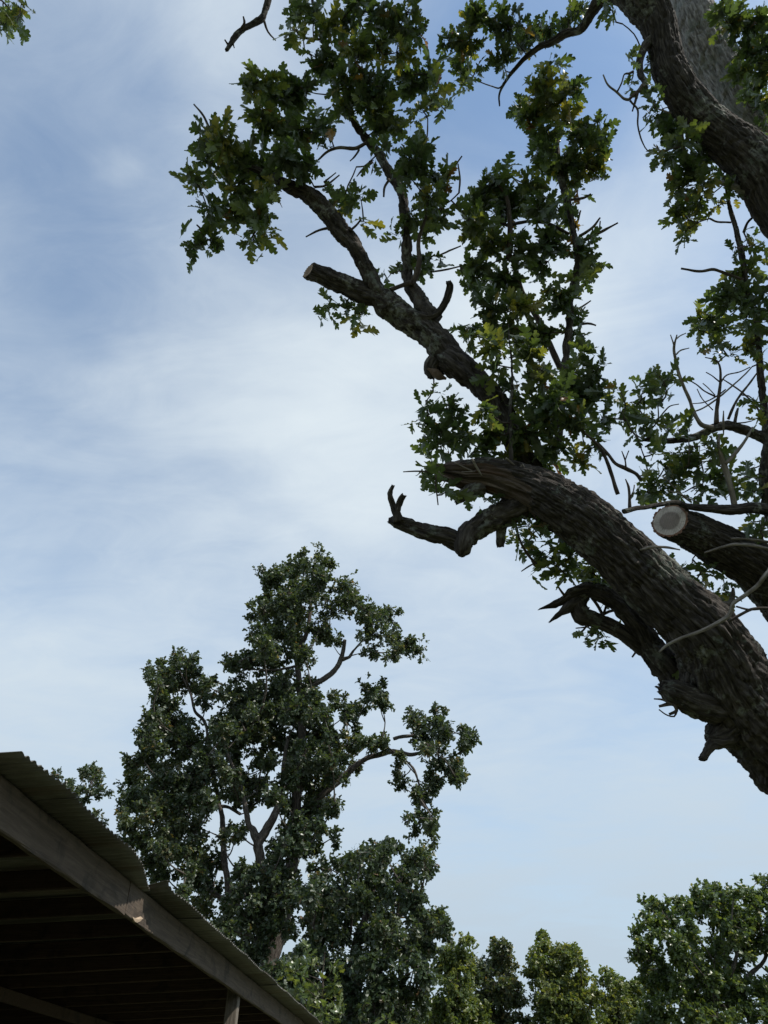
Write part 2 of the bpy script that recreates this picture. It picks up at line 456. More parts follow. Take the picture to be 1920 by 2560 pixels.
# ------------------------------------------------------------------ leaves
def leaf_template(kind, seed):
    r = np.random.default_rng(seed)
    if kind == 'near':
        st = [(0, .012, 0), (.15, .014, 0), (.24, .11, .02), (.31, .17, .05), (.39, .065, 0), (.48, .22, .05), (.57, .27, .07), (.63, .09, 0), (.72, .20, .05), (.80, .18, .07), (.86, .09, 0), (.95, .11, .02), (1.0, .02, 0)]
    elif kind == 'mid':
        st = [(0, .015, 0), (.2, .05, 0), (.33, .22, .05), (.45, .08, 0), (.62, .30, .08), (.72, .11, 0), (.88, .18, .04), (1.0, .03, 0)]
    else:
        st = [(0, .03, 0), (.32, .26, .04), (.48, .12, 0), (.68, .32, .06), (1.0, .10, 0)]
    st = np.array(st)
    y, w, o = st.T
    wm = np.convolve(np.pad(w, 1, mode='edge'), [.25, .5, .25], 'valid')
    w = wm + (w - wm) * r.uniform(.55, 1.35) if kind == 'near' else w
    w = np.maximum(w, .01) * r.uniform(.78, 1.2)
    k = len(y)
    def side(sg):
        f = 1 + r.normal(0, .13, k); oo = o + r.normal(0, .012, k) * (w > .05)
        x = sg * w * f
        return np.stack([x, y + oo, 0 * x], 1)
    Lf, Rt = side(-1), side(1); M = np.stack([0 * y, y, 0 * y], 1)
    V = np.vstack([Lf, M, Rt])
    fold, curl, bend = r.uniform(.05, .6), r.uniform(-.6, .2), r.normal(0, .15)
    V[:, 2] = fold * np.abs(V[:, 0]) + curl * V[:, 1] ** 2 + 0.09 * np.sin(V[:, 1] * 9 + r.uniform(0, 6)) * V[:, 0] * 3
    V[:, 0] += bend * V[:, 1] ** 2
    T = []
    if kind == 'far':                                    # too small to show a midrib: one twisted blade
        V = np.vstack([V[:k], V[2 * k:]]); V[:, 2] += r.normal(0, .25) * V[:, 0]
        return V, np.array([q for i in range(k - 1) for q in ((i, i + k, i + k + 1), (i, i + k + 1, i + 1))])
    for i in range(k - 1):
        a, b, c = i, i + k, i + 2 * k
        T += [(a, b, b + 1), (a, b + 1, a + 1), (b, c, c + 1), (b, c + 1, b + 1)]
    return V, np.array(T)


TPL = {k: [leaf_template(k, 100 + 7 * i) for i in range(13)] for k in ('near', 'mid', 'far')}


def rosettes(rng, tips, axes, per, size, droop=0.28, upn=0.9):
    """leaves in whorls at the twig tips -> position, rotation (columns x,y,z), length"""
    n = len(tips) * per
    p = np.repeat(tips, per, 0) - np.repeat(axes, per, 0) * (rng.random((n, 1)) ** 1.5 * size * 0.9) + rng.normal(0, size * .07, (n, 3))
    d = unit(np.repeat(axes, per, 0) * 0.65 + unit(rng.normal(size=(n, 3))) * 1.0 + np.array([0, 0, -droop]))
    nn = rng.normal(size=(n, 3)) * 0.62 + np.array([0, 0, upn])
    z = unit(nn - d * np.sum(nn * d, 1, keepdims=True)); x = np.cross(d, z)
    Rm = np.stack([x, d, z], -1)
    return p, Rm, size * np.clip(rng.normal(.92, .22, n), .4, 1.35)


def leaves_mesh(name, kind, p, Rm, s, tint, mat, rng):
    vs, ts, tn, off = [], [], [], 0
    which = rng.integers(0, len(TPL[kind]), len(p))
    for w, (V, T) in enumerate(TPL[kind]):
        k = np.where(which == w)[0]
        if not len(k): continue
        W = np.einsum('nij,vj->nvi', Rm[k], V) * s[k][:, None, None] + p[k][:, None, :]
        vs.append(W.reshape(-1, 3)); ts.append((T[None] + (np.arange(len(k)) * len(V))[:, None, None] + off).reshape(-1, 3))
        tn.append(np.repeat(tint[k], len(V))); off += len(k) * len(V)
    return mesh(name, np.vstack(vs), np.vstack(ts), None, [mat], False, {'tint': np.concatenate(tn)})


def ball(rng, n, p=0.45):
    return unit(rng.normal(size=(n, 3))) * (rng.random((n, 1)) ** p)


CAMB = np.stack([AR, AU, AF], 1)       # columns: axes of a clump's ellipsoid


# ------------------------------------------------------------------ ground
def make_ground():
    m, nt, p, out = newmat('rough pasture')
    g = N(nt, 'ShaderNodeNewGeometry')
    a = noise_n(nt, g.outputs['Position'], 0.35, 6, 0.6); b = noise_n(nt, g.outputs['Position'], 9, 5, 0.65)
    c = ramp(nt, b, [(0.3, (0.035, 0.05, 0.018)), (0.6, (0.075, 0.09, 0.032)), (0.8, (0.12, 0.115, 0.055))])
    nt.links.new(mixc(nt, ramp(nt, a, [(0.5, (0, 0, 0)), (0.68, (0.8, 0.8, 0.8))]), c, (0.16, 0.125, 0.085)), p.inputs['Base Color'])
    p.inputs['Roughness'].default_value = 0.95
    bump(nt, p, b, 0.8, 0.05)
    k = 61
    ax = np.sign(np.linspace(-1, 1, k)) * np.abs(np.linspace(-1, 1, k)) ** 3 * 900
    X, Y = np.meshgrid(ax, ax, indexing='ij')
    rr = np.hypot(X, Y)
    Z = (fbm(np.stack([X * .05, Y * .05, 0 * X], -1), 3) - .5) * np.clip((rr - 45) / 60, 0, 1) * 3.0 - 0.0
    vid = np.arange(k * k).reshape(k, k)
    Q = np.stack([vid[:-1, :-1], vid[1:, :-1], vid[1:, 1:], vid[:-1, 1:]], -1).reshape(-1, 4)
    tag(link('ground', mesh('ground', np.stack([X, Y, Z], -1), None, Q, [m], True)), kind='structure')


make_ground()

# ------------------------------------------------------------------ crops of the photograph used when measuring: origin and scale
CR = {0: (0, 0, 1920 / 1659), 1: (400, 0, 800 / 1659), 2: (1060, 0, 860 / 1659), 3: (1000, 800, 920 / 1659), 4: (900, 1100, 600 / 1659), 5: (200, 1340, 1040 / 1659),
      6: (0, 1840, 800 / 1659), 7: (1060, 2100, 860 / 1659), 8: (1320, 1350, 600 / 1659), 9: (1480, 780, 440 / 1659), 10: (1480, 0, 440 / 1659), 11: (0, 0, 160 / 1659),
      12: (640, 2280, 500 / 1659), 13: (1040, 850, 440 / 1659), 14: (1000, 1100, 400 / 1659), 15: (700, 620, 500 / 1659), 16: (1500, 2150, 420 / 1659)}


def cx(c, x, y):
    ox, oy, s = CR[c]
    return ox + x * s, oy + y * s


def path(c, d0, d1, pts):
    """measured centre line (x, y, half width) in crop c with depths from d0 to d1 -> points, radii"""
    P, R = [], []
    n = len(pts)
    for i, q in enumerate(pts):
        u, v = cx(c, q[0], q[1]); d = q[3] if len(q) > 3 else d0 + (d1 - d0) * i / (n - 1)
        P.append(pt(u, v, d)); R.append(q[2] * CR[c][2] * d / FPX)
    return P, R


# ------------------------------------------------------------------ open shed with a corrugated roof
def box_mesh(name, x0, x1, y0, y1, z0, z1, mat, wear=0.004, nl=1, seed=0, axis=1):
    """squared timber with slightly uneven, chamfered edges; its length runs along axis"""
    rng = np.random.default_rng(seed)
    lo, hi = np.array([x0, y0, z0]), np.array([x1, y1, z1])
    a = axis; b, c = [i for i in range(3) if i != a]
    ch = 0.008
    prof = [(lo[b] + ch, lo[c]), (hi[b] - ch, lo[c]), (hi[b], lo[c] + ch), (hi[b], hi[c] - ch), (hi[b] - ch, hi[c]), (lo[b] + ch, hi[c]), (lo[b], hi[c] - ch), (lo[b], lo[c] + ch)]
    st = np.linspace(lo[a], hi[a], nl + 1)
    V = []
    for s in st:
        off = rng.normal(0, wear, (8, 2))
        for k, (pb, pc) in enumerate(prof):
            q = np.zeros(3); q[a] = s; q[b] = pb + off[k, 0]; q[c] = pc + off[k, 1]; V.append(q)
    V = np.array(V); n = len(st)
    vid = np.arange(n * 8).reshape(n, 8); nx = np.roll(vid, -1, 1)
    Q = np.stack([vid[:-1], nx[:-1], nx[1:], vid[1:]], -1).reshape(-1, 4)
    T = [(vid[e][0], vid[e][i], vid[e][i + 1]) for e in (0, -1) for i in range(1, 7)]
    return mesh(name, V, T, Q, [mat])


def wood_mat(name, a, b, c, axis=1):
    m, nt, p, out = newmat(name)
    tc = N(nt, 'ShaderNodeTexCoord')
    sc = [9.0, 9.0, 9.0]; sc[axis] = 0.5
    s = noise_n(nt, tc.outputs['Object'], 4, 6, 0.62, 0.7, tuple(sc))
    st = noise_n(nt, tc.outputs['Object'], 2.6, 5, 0.65, 0.8)
    col = ramp(nt, s, [(0.3, a), (0.5, b), (0.72, c)])
    col = mixc(nt, ramp(nt, st, [(0.53, (0, 0, 0)), (0.66, (0.75, 0.75, 0.75))]), col, tuple(x * 0.35 for x in a))
    nt.links.new(col, p.inputs['Base Color']); p.inputs['Roughness'].default_value = 0.85
    bump(nt, p, s, 0.6, 0.01)
    return m


def metal_mat():
    m, nt, p, out = newmat('weathered galvanised sheet')
    tc = N(nt, 'ShaderNodeTexCoord')
    n1 = noise_n(nt, tc.outputs['Object'], 1.3, 5, 0.6, 0.4, (0.35, 2.2, 1)); n2 = noise_n(nt, tc.outputs['Object'], 12, 4, 0.6, 0.2, (0.3, 3, 1))
    c = ramp(nt, n2, [(0.3, (0.10, 0.096, 0.085)), (0.7, (0.19, 0.184, 0.17))])
    rust = mixc(nt, ramp(nt, n1, [(0.52, (0, 0, 0)), (0.68, (0.8, 0.8, 0.8))]), c, (0.11, 0.075, 0.05))
    oi = N(nt, 'ShaderNodeObjectInfo'); tone = ramp(nt, oi.outputs['Random'], [(0.0, (0.62, 0.60, 0.55)), (1.0, (1.15, 1.13, 1.1))])
    tm = N(nt, 'ShaderNodeMix', data_type='RGBA', blend_type='MULTIPLY'); tm.inputs['Factor'].default_value = 1.0
    nt.links.new(rust, tm.inputs['A']); nt.links.new(tone, tm.inputs['B']); rust = tm.outputs['Result']
    nt.links.new(rust, p.inputs['Base Color']); p.inputs['Metallic'].default_value = 0.35; p.inputs['Roughness'].default_value = 0.55
    bump(nt, p, n2, 0.15, 0.01)
    return m


def make_shed():
    yaw = math.radians(-3.3)
    org = np.array([-2.0, 3.96, 0.0])
    root = empty('shed', org, yaw)
    tag(root, 'open timber shed with a weathered corrugated metal roof overhanging its long beam', 'shed')
    ca, sa = math.cos(yaw), math.sin(yaw)
    ZR = 3.2
    def local(c, x, y, z):
        u, v = cx(c, x, y); d = pray(u, v); t = (z - EYE[2]) / d[2]
        q = EYE + d * t - org
        return ca * q[0] + sa * q[1], -sa * q[0] + ca * q[1]
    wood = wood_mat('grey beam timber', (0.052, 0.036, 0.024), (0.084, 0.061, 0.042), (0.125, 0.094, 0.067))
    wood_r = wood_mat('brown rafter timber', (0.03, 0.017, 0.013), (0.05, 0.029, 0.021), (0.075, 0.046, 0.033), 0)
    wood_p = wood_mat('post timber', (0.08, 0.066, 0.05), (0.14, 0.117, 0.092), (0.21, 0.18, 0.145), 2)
    metal = metal_mat()
    SL = 0.035                                   # the roof falls away from the open front
    edge1 = [local(6, x, y, ZR) for x, y in [(105, 85), (380, 310), (560, 480), (690, 600), (740, 672), (778, 800)]]
    edge2 = [local(6, x, y, ZR) for x, y in [(868, 797), (960, 858), (1030, 918), (1200, 1072), (1659, 1484)]]
    ybreak = 0.5 * (edge1[-1][1] + edge2[0][1])
    def ex(y):
        e = edge1 if y < ybreak else edge2
        return float(np.interp(y, [q[1] for q in e], [q[0] for q in e]))
    bounds = [edge1[0][1], 0.72, 1.73, ybreak] + [ybreak + 1.06 * k for k in range(1, 12)]
    pitch, amp = 0.0745, 0.0095
    XB = -5.2
    for i in range(len(bounds) - 1):
        y0, y1 = bounds[i] - (.05 if i == 3 else 0), bounds[i + 1] + (0.06 if i != 2 else 0)
        rng = np.random.default_rng(50 + i)
        ys = np.arange(y0, y1, pitch / 6)
        xs = np.array([0, -0.12, -0.35, -1.2, -3.0, 1])
        rows = []
        lift = rng.uniform(0.0, 0.004) + 0.003 * (i % 2) + (.006 if i == 3 else 0)
        for k, xo in enumerate(xs):
            row = []
            for j, y in enumerate(ys):
                e = ex(min(max(y, bounds[i] + 1e-3), y1 - 0.02 if i != 2 else y1 - 1e-3)) + rng.normal(0, .002) + 0.006 * math.sin(i * 2.1 + y * 1.7)
                x = XB if xo == 1 else e + xo
                z = ZR + SL * x + amp * math.sin(2 * math.pi * y / pitch) + lift
                f = max(0.0, 1 - (e - x) / 0.45)
                z += f * f * 0.012 * (rng.random() - .3) * 0.3 + f * 0.006 * math.sin(y * 3.3 + i)
                z += .010 * (fbm(np.array([x * 1.1, y * 1.6, i * 3.0]), 2) - .5)
                if i == 3:                                           # its near corner is peeled up
                    z += 0.07 * f ** 1.5 * max(0.0, 1 - (y - y0) / 0.28) ** 2
                row.append((x, y, z))
            rows.append(row)
        top = np.array(rows)
        m, n = top.shape[:2]
        bot = top - np.array([0, 0, 0.0018])
        V = np.vstack([top.reshape(-1, 3), bot.reshape(-1, 3)])
        vid = np.arange(m * n).reshape(m, n); b = vid + m * n
        Q = [np.stack([vid[:-1, :-1], vid[1:, :-1], vid[1:, 1:], vid[:-1, 1:]], -1).reshape(-1, 4), np.stack([b[:-1, :-1], b[:-1, 1:], b[1:, 1:], b[1:, :-1]], -1).reshape(-1, 4)]
        for a_, b_ in ((vid[0], b[0]), (vid[-1], b[-1]), (vid[:, 0], b[:, 0]), (vid[:, -1], b[:, -1])):
            Q.append(np.stack([a_[:-1], a_[1:], b_[1:], b_[:-1]], -1))
        link('roof_sheet', mesh('roof_sheet', V, None, np.vstack(Q), [metal], True), root)
    yend = bounds[-1]
    # front beam of three boards
    bx = -0.225; BT = ZR + SL * bx - 0.013; BH = 0.25
    for k, (a, b) in enumerate(((-0.05, 2.62), (2.625, 6.9), (6.905, 11.6), (11.605, yend))):
        link('beam_board', box_mesh('beam_board', bx - 0.05, bx, a, b, BT - BH + .004 * k, BT, wood, .003, 14, 5 + k), root)
    link('sun_fleck_patch', mesh('sun_fleck_patch', *fleck_patch(local, bx), None, [fleck_mat()]), root)
    # rafters bear on the beam and run back under the sheets
    for k, y in enumerate(np.arange(0.45, yend, 0.86)):
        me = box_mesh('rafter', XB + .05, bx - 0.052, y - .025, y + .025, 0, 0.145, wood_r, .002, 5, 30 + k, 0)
        co = np.zeros(len(me.vertices) * 3); me.vertices.foreach_get('co', co); co = co.reshape(-1, 3)
        co[:, 2] += ZR - 0.16 + SL * co[:, 0]; me.vertices.foreach_set('co', co.ravel()); me.update()
        link('rafter', me, root)
    # purlins crossing under the rafters
    for x in (-2.9,):
        z = ZR - 0.165 + SL * x
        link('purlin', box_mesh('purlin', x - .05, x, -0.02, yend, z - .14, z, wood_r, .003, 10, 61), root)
    for k, y in enumerate((0.1, 7.3, yend - .1)):
        link('post', box_mesh('post', bx - 0.20, bx - 0.055, y - .07, y + .07, -0.05, BT - 0.02, wood_p, .004, 6, 80 + k, 2), root)
        link('post', box_mesh('post', XB + .06, XB + .2, y - .07, y + .07, -0.05, ZR + SL * XB - .05, wood_p, .004, 6, 90 + k, 2), root)
    # board walls added at the back and the two ends to keep the interior dark
    zb = ZR + SL * XB - .03
    y = -0.02; k = 0
    while y < yend:
        w = 0.2
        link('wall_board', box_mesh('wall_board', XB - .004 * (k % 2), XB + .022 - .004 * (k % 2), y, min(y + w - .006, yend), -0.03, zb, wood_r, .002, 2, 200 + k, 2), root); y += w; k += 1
    for yy in (-0.03, yend - .03):
        x = XB + .03
        while x < bx - .3:
            link('wall_board', box_mesh('wall_board', x, x + .195, yy - .011, yy + .011, -0.03, ZR + SL * x - .035, wood_r, .002, 2, 300 + k, 2), root); x += .2; k += 1


def fleck_mat():
    m, nt, p, out = newmat('painted sun fleck')
    p.inputs['Base Color'].default_value = (0.45, 0.34, 0.24, 1); p.inputs['Roughness'].default_value = 0.8  # pale colour stands in for a fleck of sun on the beam
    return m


def fleck_patch(local, bx):
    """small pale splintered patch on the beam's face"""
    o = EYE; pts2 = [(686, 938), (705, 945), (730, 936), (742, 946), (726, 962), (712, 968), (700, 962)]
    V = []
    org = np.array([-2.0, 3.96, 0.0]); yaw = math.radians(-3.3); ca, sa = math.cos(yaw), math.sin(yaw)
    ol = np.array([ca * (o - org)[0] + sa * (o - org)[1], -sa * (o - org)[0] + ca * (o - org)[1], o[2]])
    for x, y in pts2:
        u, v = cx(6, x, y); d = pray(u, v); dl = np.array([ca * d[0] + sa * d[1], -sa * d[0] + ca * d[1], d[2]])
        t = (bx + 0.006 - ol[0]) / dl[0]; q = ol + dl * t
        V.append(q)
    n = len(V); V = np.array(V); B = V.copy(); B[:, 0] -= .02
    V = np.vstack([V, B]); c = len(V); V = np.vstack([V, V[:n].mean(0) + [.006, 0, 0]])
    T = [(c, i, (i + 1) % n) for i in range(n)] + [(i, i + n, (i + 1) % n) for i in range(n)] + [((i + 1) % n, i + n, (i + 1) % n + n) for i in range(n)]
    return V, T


make_shed()


# ------------------------------------------------------------------ the big oak overhead
def disc_part(name, ring, centre, parent, mat, dome=0.004, nrm=None):
    """end grain closing a limb: rings of vertices with 'rad' from pith to bark"""
    n = len(ring); V, rad = [], []
    fr = [0.0, 0.3, 0.6, 0.8, 0.93, 1.0]
    ring = np.asarray(ring); k_ = max(3, n // 5); ring_s = sum(np.roll(ring, j, 0) for j in range(-k_, k_ + 1)) / (2 * k_ + 1)
    ring_s = centre + (ring_s - centre) * (np.linalg.norm(ring - centre, axis=1).mean() / np.linalg.norm(ring_s - centre, axis=1).mean())
    V.append(centre); rad.append(0)
    for f in fr[1:]:
        for q, q2 in zip(ring, ring_s):
            V.append(centre + ((q - centre) * .997 if f == 1.0 else (q2 - centre) * f * .97)); rad.append(f)
    V = np.array(V)
    if nrm is not None:
        V = V + np.asarray(nrm) * (dome + 0.004 * (fbm(V * 40, 2)[:, None] - .5))
    T = [(0, 1 + i, 1 + (i + 1) % n) for i in range(n)]; Q = []
    for k in range(len(fr) - 2):
        a, b = 1 + k * n, 1 + (k + 1) * n
        Q += [(a + i, b + i, b + (i + 1) % n, a + (i + 1) % n) for i in range(n)]
    return link(name, mesh(name, V, T, Q, [mat], True, {'rad': np.array(rad), 'dirv': unit(V - centre)}), parent)


def make_near_oak():
    base = np.array([5.25, 5.0, 0.0])
    root = empty('oak_tree', base)
    tag(root, 'big old oak with furrowed limbs, sawn and broken off, hanging overhead', 'tree')
    skel = []            # (points, radii) for attaching twigs
    W = lambda P: np.asarray(P) - base

    def limb(name, P, R, parent=root, mat=BARK, **kw):
        d = bark_tube(W(P), R, **kw)
        tornreach = kw.pop('torn', None)
        o = link(name, mesh(name, d['v'], d['t'], d['q'], [mat], True, {'bk': d['bk']}), parent)
        skel.append((d['C'] + base, d['r']))
        return o, d

    # trunk and hidden leader, beyond the picture's edge
    limb('trunk', [(5.25, 5.0, -0.15), (5.22, 5.0, 0.25), (5.18, 4.98, 1.1), (5.25, 4.85, 2.2), (5.45, 4.6, 3.6), (5.55, 4.35, 5.2), (5.5, 4.25, 6.6), (5.7, 4.4, 8.4), (5.9, 4.6, 10.4), (6.0, 4.8, 12.2)],
         [.95, .74, .62, .55, .50, .44, .36, .24, .14, .05], ds=.035, ridge=.022, wl=.05, seed=1.3)
    # A: main lower limb with a torn, rotten end
    P, R = path(3, 5.5, 5.0, [(165, 672, 20), (215, 690, 48), (300, 708, 72), (400, 712, 84), (520, 745, 98), (620, 785, 112), (720, 838, 124), (830, 905, 130), (960, 1015, 135), (1090, 1140, 140), (1220, 1270, 148), (1370, 1420, 160)])
    P2, R2 = path(8, 5.0, 5.05, [(1180, 820, 255), (1400, 1010, 300), (1650, 1260, 330), (2050, 1640, 370)])
    P += P2[1:]; R += R2[1:]
    P += [np.array([3.95, 5.5, 2.75]), np.array([4.75, 5.2, 1.75]), np.array([5.15, 5.02, 1.0])]; R += [.40, .46, .5]
    d = bark_tube(W(P), R, ds=.014, ridge=.040, wl=.05, lump=.10, jag=(0, .10, .55), seed=2.7, torn=(.42, .55))
    skel.append((d['C'] + base, d['r']))
    # torn wood where the bark is gone: the outer end, further along the underside
    mk = np.concatenate([d['mask'].ravel(), [1, 0]])
    fm = np.concatenate([mk[d['t']].mean(1) > .5, mk[d['q']].mean(1) > .5]).astype(int)
    oA = link('limb', mesh('limb', d['v'], d['t'], d['q'], [BARK, TORN], True, {'bk': d['bk']}, fm), root)
    oA["label"] = "thick limb with a torn rotten end"
    # splinters standing off the torn end
    for k, pts in enumerate([[(560, 230, 8), (680, 290, 9), (780, 330, 6)], [(750, 200, 14), (800, 290, 12), (850, 370, 5)], [(1270, 250, 10), (1300, 320, 9), (1320, 390, 5)], [(1260, 260, 7), (1210, 390, 5)], [(1100, 190, 12), (1190, 260, 9)],
                             [(380, 300, 10), (430, 360, 9), (520, 400, 6)], [(640, 330, 5), (780, 328, 6)]]):
        P, R = path(14, 5.18, 5.22, pts)
        dd = twig(W(P), R, .03, 5, k + .3)
        link('splinter', mesh('splinter', dd['v'], dd['t'], dd['q'], [DEADM], True, {'bk': dd['bk']}), oA)
    # B: limb behind, splitting from the knob under A
    P, R = path(8, 5.25, 5.55, [(1330, 1120, 150), (1180, 1050, 130), (1050, 990, 120), (950, 850, 108), (850, 710, 98), (765, 570, 88), (665, 450, 80), (545, 365, 68), (425, 335, 60), (320, 365, 55), (255, 405, 30), (190, 440, 28), (85, 476, 6)])
    limb('limb', P, R, ds=.014, ridge=.02, wl=.042, lump=.15, jag=(1, .03, .1), seed=3.9)
    P, R = path(8, 5.35, 5.5, [(900, 830, 70), (770, 735, 55), (650, 640, 52), (540, 585, 55), (440, 540, 55), (370, 510, 70), (345, 440, 62), (380, 380, 50)])
    limb('branch', P, R, ds=.012, ridge=.009, wl=.03, lump=.25, seed=4.2)
    P, R = path(8, 5.46, 5.4, [(350, 430, 55), (270, 470, 40), (215, 512, 24), (145, 570, 7)])
    limb('broken_stub', P, R, ds=.012, ridge=.007, wl=.03, lump=.3, jag=(1, .02, .08), seed=4.7)
    # knobs under A
    P, R = path(8, 4.95, 4.9, [(1300, 1150, 130), (1120, 1090, 110), (990, 1040, 90), (915, 1010, 50)])
    limb('knob', P, R, ds=.014, ridge=.014, wl=.035, lump=.3, jag=(1, .03, .1), seed=5.1)
    P, R = path(8, 4.95, 4.9, [(1480, 1220, 120), (1380, 1330, 110), (1300, 1360, 90), (1240, 1370, 35)])
    limb('knob', P, R, ds=.014, ridge=.014, wl=.035, lump=.35, seed=5.4)
    P, R = path(8, 4.9, 4.85, [(1300, 1380, 42), (1255, 1440, 38), (1215, 1500, 30), (1190, 1510, 16)])
    limb('broken_stub', P, R, ds=.012, ridge=.006, wl=.03, lump=.2, jag=(1, .012, .05), seed=5.7)
    # R: crooked branch below A with two prongs
    P, R = path(4, 5.25, 5.35, [(1250, 420, 110), (1110, 470, 100), (980, 510, 98), (870, 555, 95), (780, 625, 88), (700, 690, 78), (600, 665, 66), (480, 645, 62), (360, 605, 57), (250, 570, 46), (195, 558, 20)])
    limb('branch', P, R, ds=.011, ridge=.018, wl=.04, lump=.14, jag=(1, .015, .08), seed=6.3)
    P, R = path(4, 5.27, 5.2, [(760, 600, 60), (715, 700, 72), (705, 765, 58), (700, 800, 25)])
    limb('knob', P, R, ds=.012, ridge=.008, wl=.03, lump=.2, seed=6.6)
    for k, pts in enumerate([[(265, 560, 40), (255, 510, 32), (222, 430, 22), (208, 370, 20), (230, 312, 13)], [(255, 490, 26), (280, 415, 22), (305, 378, 20)],
                             [(985, 560, 45), (972, 640, 38), (970, 700, 34), (972, 738, 26)], [(860, 330, 60), (760, 360, 52), (700, 390, 48), (655, 420, 34)]]):
        P, R = path(4, 5.3, 5.3, pts)
        limb('broken_stub', P, R, ds=.012, ridge=.005, wl=.025, lump=.2, jag=(1, .012, .05), seed=7.1 + k)
    # D: long limb sawn off at its upper end
    P, R = path(15, 6.1, 5.95, [(238, 190, 70), (300, 205, 82), (420, 265, 86), (560, 330, 92), (700, 390, 96), (850, 440, 104), (960, 540, 112), (1090, 640, 116), (1220, 750, 122), (1340, 880, 130), (1440, 1000, 135)])
    P2, R2 = path(13, 5.93, 5.55, [(180, 70, 130), (320, 220, 134), (455, 320, 134), (600, 440, 130), (740, 600, 122), (840, 780, 115), (930, 960, 115), (1020, 1150, 115), (1150, 1330, 110)])
    P += P2[1:]; R += R2[1:]
    oD, dD = limb('limb', P, R, ds=.013, ridge=.024, wl=.048, lump=.12, seed=8.2, cut0=unit(AR * .80 - AU * .36 + AF * .48))
    disc_part('cut_face', dD['ring0'], dD['ring0'].mean(0), oD, CUT_OLD, .004, -unit(AR * .80 - AU * .36 + AF * .48))
    P, R = path(15, 5.95, 5.9, [(1330, 900, 75), (1280, 960, 72), (1265, 1020, 62), (1275, 1065, 50)])
    oS, dS = limb('broken_stub', P, R, ds=.012, ridge=.01, wl=.03, lump=.25, jag=(1, .03, .12), seed=8.8)
    P, R = path(15, 5.86, 5.84, [(1225, 1000, 10), (1290, 1040, 34), (1320, 1065, 34), (1380, 1085, 10)])
    dd = bark_tube(W(P), R, .02, 9, 0, lump=.4, seed=1.2)
    link('torn_wood', mesh('torn_wood', dd['v'], dd['t'], dd['q'], [CUT_OLD], False, {'bk': dd['bk'], 'rad': np.full(len(dd['v']), .4)}), oS)
    # E, F, G: branches rising off D
    P, R = path(1, 6.0, 6.2, [(1190, 1610, 70), (1130, 1520, 52), (1075, 1400, 45), (1015, 1275, 47), (935, 1180, 50), (855, 1085, 48), (770, 1012, 44), (680, 970, 36), (600, 930, 28), (500, 880, 18), (400, 850, 12), (290, 840, 6)])
    limb('branch', P, R, ds=.013, ridge=.015, wl=.036, lump=.16, seed=9.1)
    P, R = path(1, 5.98, 6.9, [(1420, 1660, 60), (1370, 1600, 50), (1325, 1530, 42), (1283, 1460, 36), (1277, 1350, 31), (1277, 1200, 29), (1265, 1080, 29), (1240, 970, 29), (1190, 890, 30), (1140, 800, 26), (1070, 720, 23), (1000, 630, 20), (940, 530, 17), (900, 400, 13), (870, 250, 12), (830, 130, 11), (790, 0, 9), (760, -130, 7)])
    limb('branch', P, R, ds=.013, ridge=.012, wl=.034, lump=.16, seed=9.7)
    P, R = path(1, 5.95, 5.85, [(1340, 1640, 30), (1420, 1638, 22), (1480, 1570, 19), (1502, 1490, 19), (1495, 1462, 15)])
    limb('broken_stub', P, R, ds=.012, ridge=.005, wl=.025, lump=.2, jag=(1, .01, .04), seed=10.3)
    # H: upright branch
    P, R = path(2, 5.7, 7.4, [(640, 2160, 24), (660, 1980, 22), (680, 1800, 20), (695, 1620, 19), (710, 1420, 17), (740, 1260, 15), (717, 1100, 14), (695, 985, 17), (665, 860, 18), (640, 720, 14), (640, 580, 12), (615, 420, 9), (600, 320, 5)])
    limb('branch', P, R, ds=.013, ridge=.006, wl=.025, lump=.18, seed=10.9)
    P, R = path(13, 5.3, 5.7, [(900, 1150, 24), (890, 900, 21), (888, 650, 19), (905, 450, 17), (900, 200, 12), (880, 0, 9), (870, -150, 6)])
    limb('branch', P, R, ds=.015, ridge=.003, wl=.025, lump=.2, seed=11.4)
    P, R = path(2, 6.6, 6.7, [(700, 1130, 8), (600, 1080, 9), (520, 1068, 8), (460, 1075, 8), (400, 1085, 8), (330, 1055, 6)])
    limb('branch', P, R, ds=.02, nseg=7, ridge=0, lump=.2, seed=11.6)
    # J and K: the two heavy limbs at the top
    P, R = path(2, 6.9, 6.4, [(820, -250, 60), (980, -90, 85), (1075, 0, 98), (1130, 90, 85), (1160, 210, 80), (1180, 330, 84), (1232, 440, 88), (1320, 548, 95), (1430, 645, 102), (1540, 745, 112), (1640, 850, 122), (1800, 1040, 132)])
    P += [np.array([4.75, 3.8, 6.5]), np.array([5.45, 4.2, 5.1])]; R += [.33, .36]
    limb('limb', P, R, ds=.014, ridge=.026, wl=.05, lump=.07, seed=12.2)
    P, R = path(2, 8.6, 7.7, [(1170, -420, 42), (1225, -200, 62), (1275, -20, 92), (1325, 130, 106), (1385, 260, 108), (1475, 400, 100), (1560, 530, 102), (1680, 660, 104)])
    P += [np.array([4.85, 3.8, 8.2]), np.array([5.5, 4.25, 6.4])]; R += [.30, .33]
    limb('limb', P, R, mat=BARK_SUNLIT, ds=.017, ridge=.026, wl=.055, lump=.1, seed=12.9)
    # I: branch reaching out from J
    P, R = path(2, 6.85, 7.9, [(1010, -10, 55), (900, -25, 40), (835, 15, 32), (790, 90, 26), (752, 148, 23), (680, 162, 21), (610, 207, 18), (550, 232, 15), (470, 292, 12), (400, 380, 8), (365, 450, 5), (364, 512, 4)])
    limb('branch', P, R, ds=.014, ridge=.008, wl=.03, lump=.2, seed=13.3)
